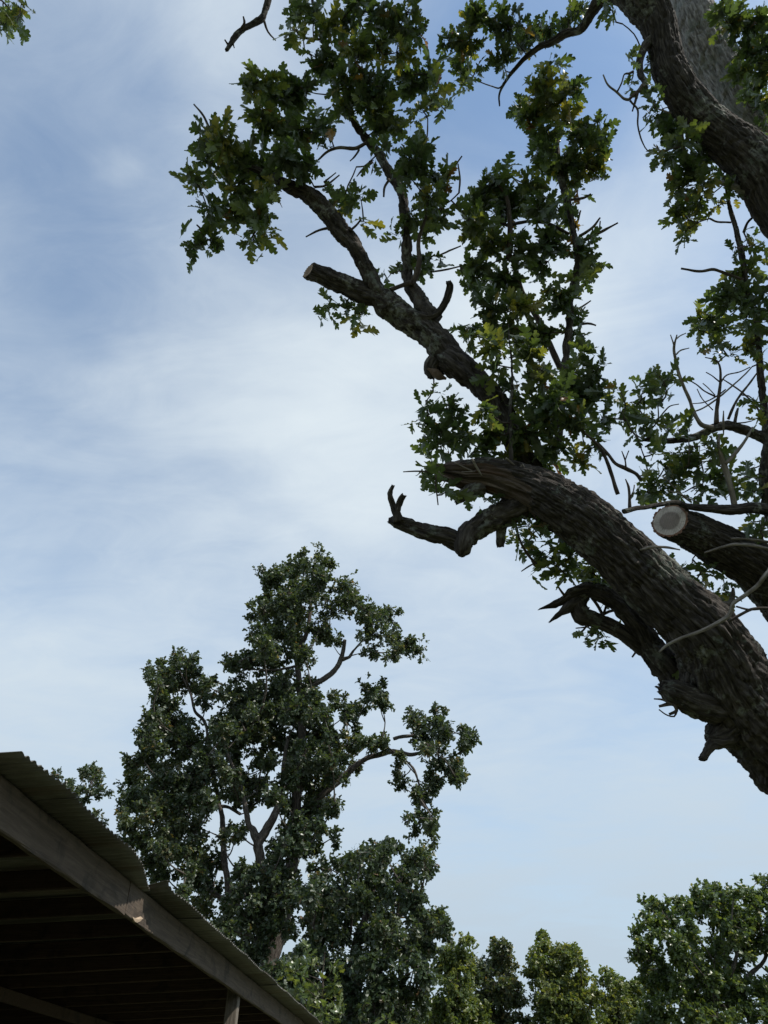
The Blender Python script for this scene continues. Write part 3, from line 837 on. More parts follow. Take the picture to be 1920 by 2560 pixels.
    # overhead limb out of the frame, carrying the dead branch and the leaves at the picture's top
    P, R = path(2, 6.9, 7.2, [(900, -200, 60), (700, -420, 52), (300, -520, 45), (-300, -520, 38), (-1000, -420, 28), (-1700, -250, 16), (-2000, -150, 8)])
    limb('limb', P, R, ds=.03, ridge=.008, wl=.035, lump=.15, seed=13.8)
    P, R = path(1, 7.1, 6.9, [(640, -560, 20), (600, -250, 19), (560, -20, 18), (545, 60, 18), (520, 102, 19), (450, 142, 16), (392, 190, 16), (345, 258, 11)])
    limb('dead_branch', P, R, ds=.014, ridge=.005, wl=.025, lump=.25, jag=(1, .02, .06), seed=14.1)
    P, R = path(11, 7.2, 7.0, [(-300, -900, 40), (-120, -120, 30), (40, 10, 24), (140, 110, 20), (240, 220, 16), (330, 340, 12), (400, 500, 8)])
    limb('branch', P, R, ds=.02, nseg=7, ridge=0, lump=.2, seed=14.3)
    # L: limb with a clean sawn face
    P, R = path(3, 5.4, 6.0, [(1216, 905, 84), (1262, 928, 84), (1330, 965, 92), (1450, 1035, 102), (1570, 1115, 112), (1670, 1200, 122), (1850, 1390, 132)])
    P += [np.array([4.1, 5.3, 3.7]), np.array([5.2, 4.9, 2.2])]; R += [.34, .42]
    d0 = unit(np.asarray(P[1]) - np.asarray(P[0]))
    cn = unit(AR * .64 - AU * .40 + AF * .66)
    oL, dL = limb('limb', P, R, ds=.013, ridge=.026, wl=.05, lump=.07, seed=15.5, cut0=cn)
    disc_part('cut_face', dL['ring0'], dL['ring0'].mean(0), oL, CUT, .004, -cn)["label"] = "pale sawn face with darker heartwood"
    # M, N, P: branches around L
    P, R = path(9, 5.0, 5.75, [(300, 1880, 25), (420, 1850, 22), (520, 1840, 22), (650, 1808, 24), (800, 1790, 26), (900, 1828, 30), (1100, 1850, 38), (1300, 1868, 55), (1500, 1850, 60), (1680, 1890, 62), (2100, 2050, 75), (2400, 2250, 80)])
    P.append(np.array([4.1, 5.3, 3.7])); R.append(.24)
    limb('branch', P, R, ds=.013, ridge=.008, wl=.028, lump=.28, seed=16.2)
    P, R = path(9, 6.2, 6.1, [(1700, 1220, 50), (1600, 1190, 50), (1450, 1115, 48), (1300, 1055, 52), (1160, 1085, 42), (1000, 1165, 36), (850, 1205, 36), (700, 1213, 30), (560, 1205, 26), (480, 1205, 16)])
    limb('branch', P, R, ds=.013, ridge=.008, wl=.028, lump=.22, jag=(1, .015, .06), seed=16.8)
    P, R = path(9, 6.1, 6.1, [(640, 1205, 24), (560, 1245, 18), (500, 1272, 8)])
    limb('broken_stub', P, R, ds=.013, ridge=.004, wl=.028, lump=.2, seed=16.9)
    P, R = path(9, 6.1, 6.25, [(1800, 2480, 75), (1760, 2200, 70), (1680, 1900, 58), (1630, 1600, 50), (1640, 1350, 46), (1650, 1150, 40), (1620, 850, 38), (1590, 600, 34), (1570, 300, 30), (1535, 0, 26)])
    P2, R2 = path(2, 6.25, 6.7, [(1585, 1510, 13), (1560, 1400, 15), (1540, 1250, 16), (1510, 1130, 13), (1490, 1050, 11), (1465, 960, 9), (1455, 900, 6)])
    P += P2[1:]; R += R2[1:]
    limb('branch', P, R, ds=.014, ridge=.008, wl=.028, lump=.2, seed=17.3)
    P, R = path(2, 6.5, 6.5, [(1700, 1040, 26), (1620, 970, 24), (1550, 925, 20), (1470, 892, 14), (1400, 870, 10), (1340, 850, 5)])
    limb('branch', P, R, mat=BARK_SUNLIT, ds=.014, ridge=.006, wl=.028, lump=.25, seed=17.9)
    # Q: hooked branch left of J
    P, R = path(10, 6.8, 6.4, [(660, 310, 55), (550, 390, 48), (480, 480, 38), (450, 600, 34), (452, 700, 32), (490, 760, 28), (510, 820, 18)])
    limb('branch', P, R, ds=.013, ridge=.004, wl=.025, lump=.15, seed=18.4)
    # twigs that stand alone against the sky: (crop, depth, material, points)
    TW = [(10, 6.4, TWIGM, [(480, 800, 20), (440, 860, 18), (385, 900, 15), (350, 940, 13)]), (10, 6.4, DEADM, [(350, 940, 14), (300, 930, 12), (235, 870, 11), (150, 800, 9), (105, 705, 7)]),
          (10, 6.4, TWIGM, [(430, 870, 15), (410, 950, 13), (380, 1050, 7)]), (10, 6.4, TWIGM, [(355, 945, 11), (385, 980, 10), (432, 1040, 9), (432, 1180, 8), (460, 1300, 7), (500, 1390, 6), (535, 1430, 4)]),
          (10, 6.4, TWIGM, [(240, 860, 8), (280, 780, 7), (305, 700, 7), (345, 695, 10), (390, 675, 12)]), (10, 6.45, DEADM, [(600, 1020, 6), (680, 1045, 7), (745, 1068, 8)]),
          (10, 6.6, TWIGM, [(850, 1190, 12), (860, 1400, 12), (890, 1470, 11), (895, 1540, 8)]), (10, 6.6, TWIGM, [(1110, 2060, 9), (1180, 2090, 9), (1310, 2096, 10)]),
          (10, 6.6, TWIGM, [(1430, 2190, 14), (1465, 2100, 12), (1530, 2030, 11), (1575, 1940, 9), (1590, 1880, 7)]), (10, 6.6, TWIGM, [(1530, 1820, 5), (1570, 1770, 5), (1605, 1705, 3)]),
          (9, 6.1, DEADM, [(1140, 1090, 22), (1030, 1060, 21), (960, 950, 19), (920, 830, 17), (870, 720, 16), (820, 590, 15), (790, 460, 14), (772, 340, 13), (800, 215, 6)]),
          (9, 6.1, DEADM, [(795, 400, 8), (835, 362, 7), (915, 340, 4)]), (9, 6.1, DEADM, [(772, 310, 8), (755, 260, 6), (740, 215, 4)]), (9, 6.1, DEADM, [(790, 260, 7), (830, 225, 6), (885, 200, 4)]),
          (9, 6.15, TWIGM, [(1170, 1050, 24), (1178, 900, 19), (1200, 750, 15), (1212, 620, 12), (1200, 500, 10), (1150, 450, 7), (1065, 428, 4)]), (9, 6.15, DEADM, [(720, 1060, 5), (900, 960, 7), (1040, 910, 8), (1190, 810, 9), (1330, 690, 8), (1430, 600, 7), (1510, 515, 5)]),
          (9, 6.15, TWIGM, [(940, 865, 4), (1060, 850, 6), (1180, 790, 7), (1260, 730, 6)]), (9, 6.15, TWIGM, [(860, 615, 4), (980, 680, 6), (1060, 745, 7), (1170, 800, 8)]), (9, 6.15, DEADM, [(1045, 672, 4), (1100, 720, 5), (1160, 785, 6)]),
          (9, 6.15, TWIGM, [(1075, 568, 4), (1130, 600, 5), (1205, 660, 7)]), (9, 6.15, TWIGM, [(1210, 670, 8), (1270, 595, 7), (1390, 565, 6), (1490, 520, 5)]), (9, 6.2, TWIGM, [(1230, 630, 6), (1400, 745, 8), (1500, 840, 9), (1600, 960, 10)]),
          (9, 6.15, TWIGM, [(1285, 1010, 15), (1340, 880, 12), (1400, 780, 11), (1480, 680, 10), (1555, 575, 7)]), (9, 6.15, TWIGM, [(1345, 1050, 17), (1360, 970, 15), (1376, 908, 10)]), (9, 6.15, TWIGM, [(990, 725, 3), (1040, 820, 5), (1140, 925, 6)]),
          (9, 6.1, TWIGM, [(600, 1040, 8), (690, 930, 7), (740, 885, 6), (818, 868, 4)]), (9, 5.7, TWIGM, [(425, 1180, 4), (460, 1280, 6), (500, 1390, 7), (520, 1480, 7)]), (9, 5.5, TWIGM, [(320, 1480, 9), (312, 1400, 8), (280, 1310, 4)]), (9, 5.5, TWIGM, [(312, 1400, 6), (330, 1350, 5), (347, 1308, 3)]),
          (9, 5.05, TWIGM, [(355, 1850, 16), (352, 1740, 13), (345, 1650, 12), (315, 1575, 6)]), (9, 5.05, TWIGM, [(350, 1770, 8), (390, 1690, 6), (400, 1630, 4)]),
          (9, 5.35, TWIGM, [(245, 1720, 22), (215, 1630, 19), (185, 1530, 18), (130, 1380, 17), (60, 1260, 16), (-80, 1130, 12)]), (9, 5.5, TWIGM, [(460, 1590, 15), (420, 1530, 18), (330, 1480, 20), (220, 1430, 16), (150, 1340, 14), (60, 1240, 12)]),
          (9, 5.5, DEADM, [(1345, 1830, 28), (1320, 1700, 28), (1285, 1570, 28), (1250, 1450, 27), (1212, 1335, 24), (1190, 1250, 18), (1200, 1150, 10)]), (9, 5.5, DEADM, [(1260, 1430, 18), (1370, 1310, 16), (1450, 1200, 13), (1515, 1085, 8)]),
          (9, 5.4, DEADM, [(660, 1540, 4), (760, 1640, 6), (860, 1740, 7), (930, 1790, 7)]), (9, 5.4, DEADM, [(700, 1680, 4), (820, 1710, 6), (920, 1760, 6), (1010, 1800, 6)]), (9, 5.7, DEADM, [(1240, 930, 5), (1238, 1050, 11), (1240, 1150, 6)]), (9, 5.6, DEADM, [(912, 1170, 5), (915, 1300, 6), (910, 1450, 4)]),
          (8, 4.6, DEADM, [(1990, -70, 18, 5.65), (1800, 30, 17, 5.0), (1659, 220, 15), (1590, 310, 15), (1510, 375, 14), (1420, 440, 14), (1390, 520, 15), (1290, 585, 14), (1180, 635, 12), (1080, 670, 11), (970, 722, 9), (905, 775, 7)]),
          (8, 4.65, TWIGM, [(1390, 560, 10), (1480, 510, 11), (1560, 475, 10), (1680, 470, 9)]), (8, 4.65, TWIGM, [(1440, 460, 7), (1520, 480, 7), (1600, 478, 7)]), (8, 5.3, TWIGM, [(1300, 440, 18), (1390, 440, 20), (1415, 390, 16), (1418, 330, 8)]),
          (8, 4.72, DEADM, [(775, 68, 6), (850, 50, 11), (950, 50, 10), (1050, 68, 5)]), (8, 5.2, DEADM, [(1220, 88, 7), (1320, 55, 10), (1430, 30, 12), (1550, 38, 12), (1720, 80, 14)]), (8, 5.4, DEADM, [(1400, -10, 8), (1520, -5, 9), (1700, 20, 10)]),
          (8, 5.45, TWIGM, [(208, 320, 6), (230, 355, 9), (262, 395, 10)]), (8, 5.5, TWIGM, [(440, 395, 12), (480, 450, 12), (520, 520, 11)]), (8, 5.5, TWIGM, [(520, 520, 9), (545, 440, 9), (538, 400, 7)]), (8, 5.5, TWIGM, [(515, 520, 8), (560, 495, 11), (620, 482, 11)]),
          (8, 5.4, TWIGM, [(405, 590, 8), (375, 630, 7), (310, 655, 4)]), (8, 5.4, TWIGM, [(330, 610, 3), (380, 605, 5), (420, 600, 6)]), (8, 5.4, TWIGM, [(765, 740, 8), (745, 775, 8), (720, 810, 6)]), (8, 4.85, TWIGM, [(1080, 1150, 14), (1000, 1130, 16), (905, 1150, 9)]),
          (8, 4.85, TWIGM, [(1000, 1140, 10), (935, 1105, 8), (870, 1098, 4)]), (8, 4.85, TWIGM, [(1010, 1130, 12), (1025, 1180, 13), (975, 1205, 9)]), (8, 4.85, TWIGM, [(1030, 1180, 7), (1010, 1220, 6), (960, 1210, 5), (905, 1172, 3)]), (8, 4.85, TWIGM, [(1080, 1175, 5), (1040, 1160, 6)]),
          (4, 5.15, TWIGM, [(298, 220, 4), (400, 216, 6), (520, 222, 7)]), (4, 5.1, TWIGM, [(525, 240, 6), (525, 320, 6), (540, 450, 4)]), (4, 5.4, TWIGM, [(1115, 908, 4), (1165, 875, 6), (1210, 850, 6)]), (4, 5.4, TWIGM, [(1210, 850, 9), (1150, 780, 10), (1100, 680, 9), (1080, 600, 10)]),
          (1, 6.9, TWIGM, [(432, 85, 4), (437, 120, 7), (420, 150, 7)]), (1, 6.9, TWIGM, [(538, 105, 7), (560, 165, 5), (600, 210, 3)]), (1, 6.9, TWIGM, [(335, 205, 4), (355, 235, 6)]), (1, 6.9, TWIGM, [(385, 248, 3), (375, 215, 6)]),
          (1, 6.1, TWIGM, [(756, 1228, 4), (820, 1195, 6), (880, 1180, 7)]), (1, 6.1, TWIGM, [(800, 970, 7), (860, 960, 6), (930, 908, 4)]), (1, 6.1, TWIGM, [(850, 945, 5), (912, 895, 3)]), (1, 6.2, TWIGM, [(975, 960, 4), (1000, 910, 4), (1018, 865, 3)]),
          (1, 6.0, TWIGM, [(985, 1195, 6), (1020, 1165, 6), (1040, 1140, 5)]), (1, 6.2, TWIGM, [(1380, 740, 4), (1387, 680, 4), (1388, 615, 3)]), (1, 6.2, TWIGM, [(1470, 930, 5), (1520, 870, 5), (1565, 810, 4)]), (1, 6.2, TWIGM, [(1550, 1000, 5), (1555, 930, 5), (1545, 850, 4)]),
          (1, 6.2, TWIGM, [(1440, 1328, 5), (1500, 1300, 5), (1560, 1275, 4)]), (1, 6.2, TWIGM, [(1405, 1410, 5), (1480, 1398, 5), (1560, 1380, 4)]), (1, 6.0, TWIGM, [(1195, 1502, 12), (1240, 1485, 12), (1300, 1465, 14)]), (1, 6.05, TWIGM, [(1300, 1480, 18), (1330, 1420, 16), (1345, 1340, 13), (1340, 1250, 11), (1380, 1120, 8)]),
          (1, 6.3, TWIGM, [(1160, 1020, 5), (1165, 970, 6), (1190, 930, 8)]), (1, 6.3, TWIGM, [(1020, 915, 3), (1050, 880, 6), (1100, 840, 8)]), (1, 6.3, TWIGM, [(985, 835, 3), (1010, 810, 5), (1030, 770, 6), (970, 768, 8)]), (1, 6.2, TWIGM, [(820, 830, 5), (870, 785, 7), (930, 765, 8), (1010, 770, 10), (1070, 740, 9)]),
          (1, 6.2, TWIGM, [(175, 540, 4), (225, 600, 6), (260, 680, 7), (290, 780, 8)]), (1, 6.2, TWIGM, [(190, 1165, 4), (235, 1205, 6), (290, 1215, 6)]), (1, 6.6, TWIGM, [(690, 190, 4), (770, 200, 6), (850, 205, 7)]), (1, 6.6, TWIGM, [(750, 262, 5), (790, 290, 6)]),
          (2, 6.7, TWIGM, [(935, 1075, 4), (860, 1115, 7), (780, 1155, 9), (720, 1170, 10)]), (2, 6.7, TWIGM, [(850, 1050, 4), (810, 1100, 7), (750, 1140, 8)]), (2, 6.7, TWIGM, [(850, 1065, 3), (845, 1115, 4)]), (2, 6.7, TWIGM, [(755, 1015, 4), (740, 1070, 6), (715, 1130, 7)]),
          (2, 6.7, TWIGM, [(805, 935, 4), (770, 955, 6), (700, 965, 6)]), (2, 6.4, TWIGM, [(830, 1570, 4), (790, 1560, 6), (720, 1570, 6)]), (2, 6.5, TWIGM, [(805, 1450, 3), (760, 1480, 5), (700, 1510, 6)]), (2, 6.3, TWIGM, [(1240, 1295, 5), (1330, 1308, 7), (1400, 1300, 7), (1470, 1325, 8), (1540, 1350, 8)]),
          (2, 6.3, TWIGM, [(1600, 1420, 8), (1640, 1390, 8), (1720, 1350, 7)]), (2, 7.9, TWIGM, [(325, 415, 3), (360, 425, 4), (380, 410, 4)]), (2, 6.5, TWIGM, [(440, 1240, 16), (410, 1240, 16), (415, 1100, 13), (400, 960, 10), (350, 880, 6)]), (2, 6.6, TWIGM, [(660, 1780, 16), (560, 1560, 14), (470, 1400, 12), (430, 1250, 14)])]
    for k, (c, dp, mt, pts) in enumerate(TW):
        pts = [(x, y, max(r, 0.0042 * FPX / dp / CR[c][2]), *d_) for x, y, r, *d_ in pts]
        P, R = path(c, dp, dp + .03, pts)
        dd = bark_tube(W(P), R, .025, 7, ridge=0, lump=.25, seed=20 + k * .37)
        link('twig', mesh('twig', dd['v'], dd['t'], dd['q'], [mt], True, {'bk': dd['bk']}), root)
        skel.append((dd['C'] + base, dd['r']))
    return root, base, skel


OAK, OBASE, OSKEL = make_near_oak()

# leafy clumps of the big oak, as measured: (crop, depth, thickness, [(x, y, rx, ry)])
NEAR = [
    (1, 6.15, 1.0, [(330, 720, 120, 95), (190, 920, 85, 75), (240, 690, 60, 90), (420, 840, 130, 95), (250, 810, 90, 70), (560, 640, 110, 110), (520, 420, 95, 75), (430, 420, 50, 35), (600, 480, 90, 100), (700, 480, 120, 130), (720, 690, 130, 110), (640, 800, 110, 90), (750, 880, 85, 75), (540, 880, 110, 80), (430, 980, 130, 85), (520, 1110, 80, 110), (380, 1100, 90, 90), (250, 1090, 60, 60), (190, 1265, 50, 50), (260, 1250, 60, 50), (470, 1240, 50, 60), (550, 1210, 50, 70), (820, 640, 50, 80), (590, 1000, 60, 60)]),
    (1, 6.5, 1.0, [(850, 330, 130, 90), (720, 60, 65, 80), (700, 140, 40, 50), (740, 170, 30, 40), (880, 130, 70, 70), (960, 100, 90, 80), (1010, 30, 80, 60), (1230, 120, 120, 90), (1290, 60, 60, 50), (1260, 280, 50, 70), (1040, 280, 110, 90), (1150, 230, 80, 60), (1090, 440, 150, 100), (950, 420, 90, 90), (980, 560, 90, 80), (1130, 560, 120, 80), (1300, 430, 110, 90), (1400, 380, 70, 60), (1440, 470, 70, 40), (1480, 550, 35, 50), (1360, 570, 50, 60), (1160, 650, 100, 60), (1240, 640, 50, 60), (880, 690, 50, 40), (1080, 60, 70, 60), (800, 60, 50, 60), (1340, 170, 50, 60)]),
    (1, 6.1, .95, [(1290, 820, 110, 80), (1360, 780, 60, 50), (1280, 900, 70, 50), (1400, 900, 80, 80), (1400, 1010, 90, 70), (1440, 1090, 90, 80), (1300, 1110, 65, 60), (1400, 1190, 60, 40), (1200, 1200, 35, 35), (1380, 1350, 60, 70), (1300, 1380, 40, 30), (1170, 740, 60, 40), (1110, 830, 40, 30), (950, 1030, 90, 50), (1040, 1010, 45, 40), (900, 1080, 50, 40), (1060, 1150, 20, 55), (1170, 1420, 18, 30), (960, 1600, 55, 40), (880, 1580, 40, 45), (1040, 1640, 40, 40), (1500, 930, 40, 60)]),
    (2, 7.6, 1.05, [(200, 190, 105, 90), (180, 330, 50, 70), (260, 80, 100, 80), (400, 120, 105, 85), (370, 280, 80, 60), (520, 150, 100, 65), (600, 150, 45, 55), (740, 50, 60, 60), (120, 200, 50, 50), (200, 400, 28, 40), (700, 100, 40, 40), (250, 360, 30, 40), (470, 230, 60, 40)]),
    (2, 6.9, 1.1, [(560, 400, 100, 70), (640, 310, 45, 40), (600, 480, 130, 80), (720, 430, 55, 55), (510, 560, 90, 60), (470, 540, 60, 50), (590, 640, 80, 70), (590, 740, 70, 80), (760, 650, 90, 80), (820, 700, 80, 90), (790, 790, 80, 60), (560, 810, 40, 50), (690, 780, 80, 80), (850, 600, 40, 40), (700, 560, 60, 60), (860, 850, 20, 25), (690, 890, 60, 40), (740, 870, 40, 50)]),
    (2, 6.6, 1.15, [(320, 880, 85, 65), (380, 830, 45, 35), (270, 970, 100, 75), (240, 1080, 85, 80), (390, 990, 130, 90), (530, 900, 80, 60), (560, 1000, 70, 60), (490, 880, 40, 30), (300, 1170, 110, 85), (450, 1190, 110, 70), (600, 1170, 100, 70), (760, 1180, 70, 65), (780, 1280, 70, 55), (690, 1060, 40, 60), (250, 1310, 85, 70), (390, 1350, 120, 80), (560, 1290, 80, 70), (690, 980, 40, 40), (640, 1010, 25, 40)]),
    (2, 6.2, 1.0, [(640, 1450, 90, 90), (480, 1470, 110, 80), (320, 1480, 90, 70), (230, 1400, 50, 50), (210, 1590, 75, 35), (350, 1590, 100, 60), (560, 1600, 90, 70), (740, 1510, 45, 45), (720, 1600, 45, 45), (740, 1330, 60, 40), (480, 1640, 80, 60)]),
    (2, 6.7, 1.0, [(1120, 550, 50, 55), (1170, 630, 65, 55), (1220, 710, 55, 45), (1130, 740, 40, 30), (1170, 750, 40, 30), (1270, 830, 75, 70), (1230, 900, 60, 65), (1340, 790, 60, 70), (1230, 1020, 50, 50), (1280, 1050, 45, 50), (1245, 1120, 40, 30), (1350, 880, 50, 60), (1200, 860, 25, 30), (1440, 830, 45, 25), (1480, 900, 50, 30), (1310, 960, 50, 50), (1400, 1000, 15, 30), (1280, 660, 50, 50), (1340, 720, 50, 40)]),
    (2, 6.55, .7, [(1030, 260, 30, 35), (1080, 320, 30, 60), (1080, 420, 25, 40), (1000, 400, 12, 25), (1110, 490, 30, 40), (925, 70, 15, 30), (890, 30, 20, 15)]),
    (2, 7.25, 1.0, [(1480, 110, 90, 100), (1590, 120, 90, 110), (1570, 250, 90, 90), (1640, 230, 50, 90), (1420, 60, 40, 60), (1620, 350, 60, 60), (1530, 340, 60, 60), (1700, 120, 80, 90), (1720, 300, 80, 80)]),
    (2, 7.0, .95, [(1590, 450, 70, 60), (1640, 520, 45, 50), (1540, 440, 40, 30), (1700, 450, 60, 60), (1620, 620, 35, 40)]),
    (2, 6.3, .95, [(1600, 1180, 35, 30), (1500, 1200, 28, 35), (1550, 1170, 20, 25), (1540, 1300, 60, 50), (1480, 1390, 80, 60), (1550, 1420, 60, 60), (1430, 1450, 50, 50), (1350, 1520, 75, 50), (1420, 1570, 80, 50), (1400, 1640, 50, 40), (1560, 1500, 50, 60), (1640, 1290, 30, 30), (1640, 1420, 30, 50), (1600, 1560, 50, 50), (1330, 1580, 40, 30)]),
    (3, 5.7, .8, [(110, 380, 40, 45), (150, 330, 30, 40), (70, 440, 25, 40), (240, 390, 70, 60), (190, 500, 75, 55), (120, 520, 40, 40), (110, 610, 40, 30), (280, 540, 85, 60), (120, 670, 35, 35), (150, 720, 12, 30), (200, 590, 60, 40)]),
    (3, 5.55, .95, [(420, 520, 90, 80), (390, 420, 60, 50), (560, 500, 90, 90), (640, 420, 90, 90), (560, 380, 60, 60), (700, 350, 100, 90), (820, 330, 80, 80), (880, 310, 60, 70), (800, 450, 90, 80), (700, 560, 110, 70), (800, 620, 60, 60), (910, 440, 55, 60), (880, 220, 45, 50), (830, 140, 40, 50), (780, 240, 70, 70), (640, 250, 80, 80), (580, 150, 80, 80), (430, 110, 70, 70), (330, 60, 50, 40), (520, 600, 90, 40), (640, 620, 80, 50), (380, 590, 60, 40), (880, 570, 30, 40), (500, 300, 50, 50), (420, 200, 60, 50)]),
    (9, 6.0, .95, [(640, 650, 85, 70), (620, 580, 40, 60), (560, 700, 90, 70), (480, 740, 60, 60), (720, 640, 40, 45), (640, 810, 20, 55), (400, 840, 70, 50), (320, 860, 60, 40), (290, 960, 70, 60), (300, 1040, 50, 50), (260, 720, 25, 50), (470, 980, 70, 50), (560, 1000, 70, 60), (460, 1080, 80, 60), (600, 1090, 70, 70), (680, 1060, 40, 40), (400, 1150, 40, 35), (830, 1110, 40, 50), (780, 650, 12, 12), (930, 1100, 60, 20)]),
    (9, 5.75, .95, [(560, 1490, 100, 40), (600, 1330, 60, 35), (760, 1330, 100, 60), (900, 1300, 90, 60), (1050, 1260, 80, 60), (1200, 1230, 70, 50), (700, 1450, 90, 60), (850, 1450, 90, 70), (1000, 1400, 90, 70), (1150, 1400, 60, 70), (500, 1590, 70, 45), (650, 1580, 90, 70), (800, 1600, 80, 70), (950, 1560, 80, 60), (1100, 1570, 90, 60), (1180, 1660, 90, 60), (1050, 1690, 80, 60), (520, 1720, 80, 70), (650, 1720, 80, 60), (820, 1720, 70, 50), (1330, 1500, 50, 60), (1250, 1600, 40, 60)]),
    (9, 6.2, 1.0, [(1540, 820, 50, 60), (1560, 1020, 50, 60), (1590, 700, 50, 60), (1500, 300, 60, 60), (1440, 380, 60, 70), (1600, 420, 60, 70), (1480, 1480, 50, 60), (1560, 1560, 80, 80), (1630, 1680, 80, 90), (1480, 1700, 60, 70), (1400, 1560, 40, 40), (1400, 1680, 40, 50), (1440, 90, 30, 40), (1640, 100, 30, 60), (1620, 1400, 60, 60), (1480, 1980, 60, 40), (1620, 1960, 70, 60), (1300, 380, 60, 50)]),
    (3, 5.6, .95, [(600, 930, 65, 45), (550, 990, 50, 40), (640, 1050, 60, 50), (610, 1110, 50, 25), (730, 970, 50, 45), (780, 1060, 60, 50), (850, 1120, 70, 55), (700, 1100, 50, 40), (900, 1180, 45, 45), (760, 1130, 30, 30), (660, 900, 50, 40), (950, 1200, 50, 60)]),
    (14, 5.45, .8, [(440, 470, 50, 70), (500, 530, 40, 40), (780, 600, 40, 60), (880, 640, 40, 60)]),
    (3, 5.65, .8, [(1360, 1200, 45, 45), (1300, 1110, 45, 40), (1380, 1140, 40, 40), (1460, 1230, 30, 20), (1240, 1510, 45, 45), (1200, 1540, 40, 30), (1170, 1460, 35, 30), (1030, 1280, 30, 60), (960, 1250, 40, 40), (1100, 1380, 30, 40), (1620, 940, 60, 30), (1250, 1560, 30, 30)]),
    (8, 5.4, .45, [(405, 660, 12, 32), (500, 670, 12, 22), (1060, 830, 30, 30)]),
    (11, 7.0, 1.0, [(250, 450, 220, 200), (120, 700, 160, 180), (420, 620, 120, 150), (600, 220, 60, 60), (660, 880, 80, 60), (80, 250, 120, 150), (-150, 500, 200, 300), (250, 130, 50, 90)]),
]


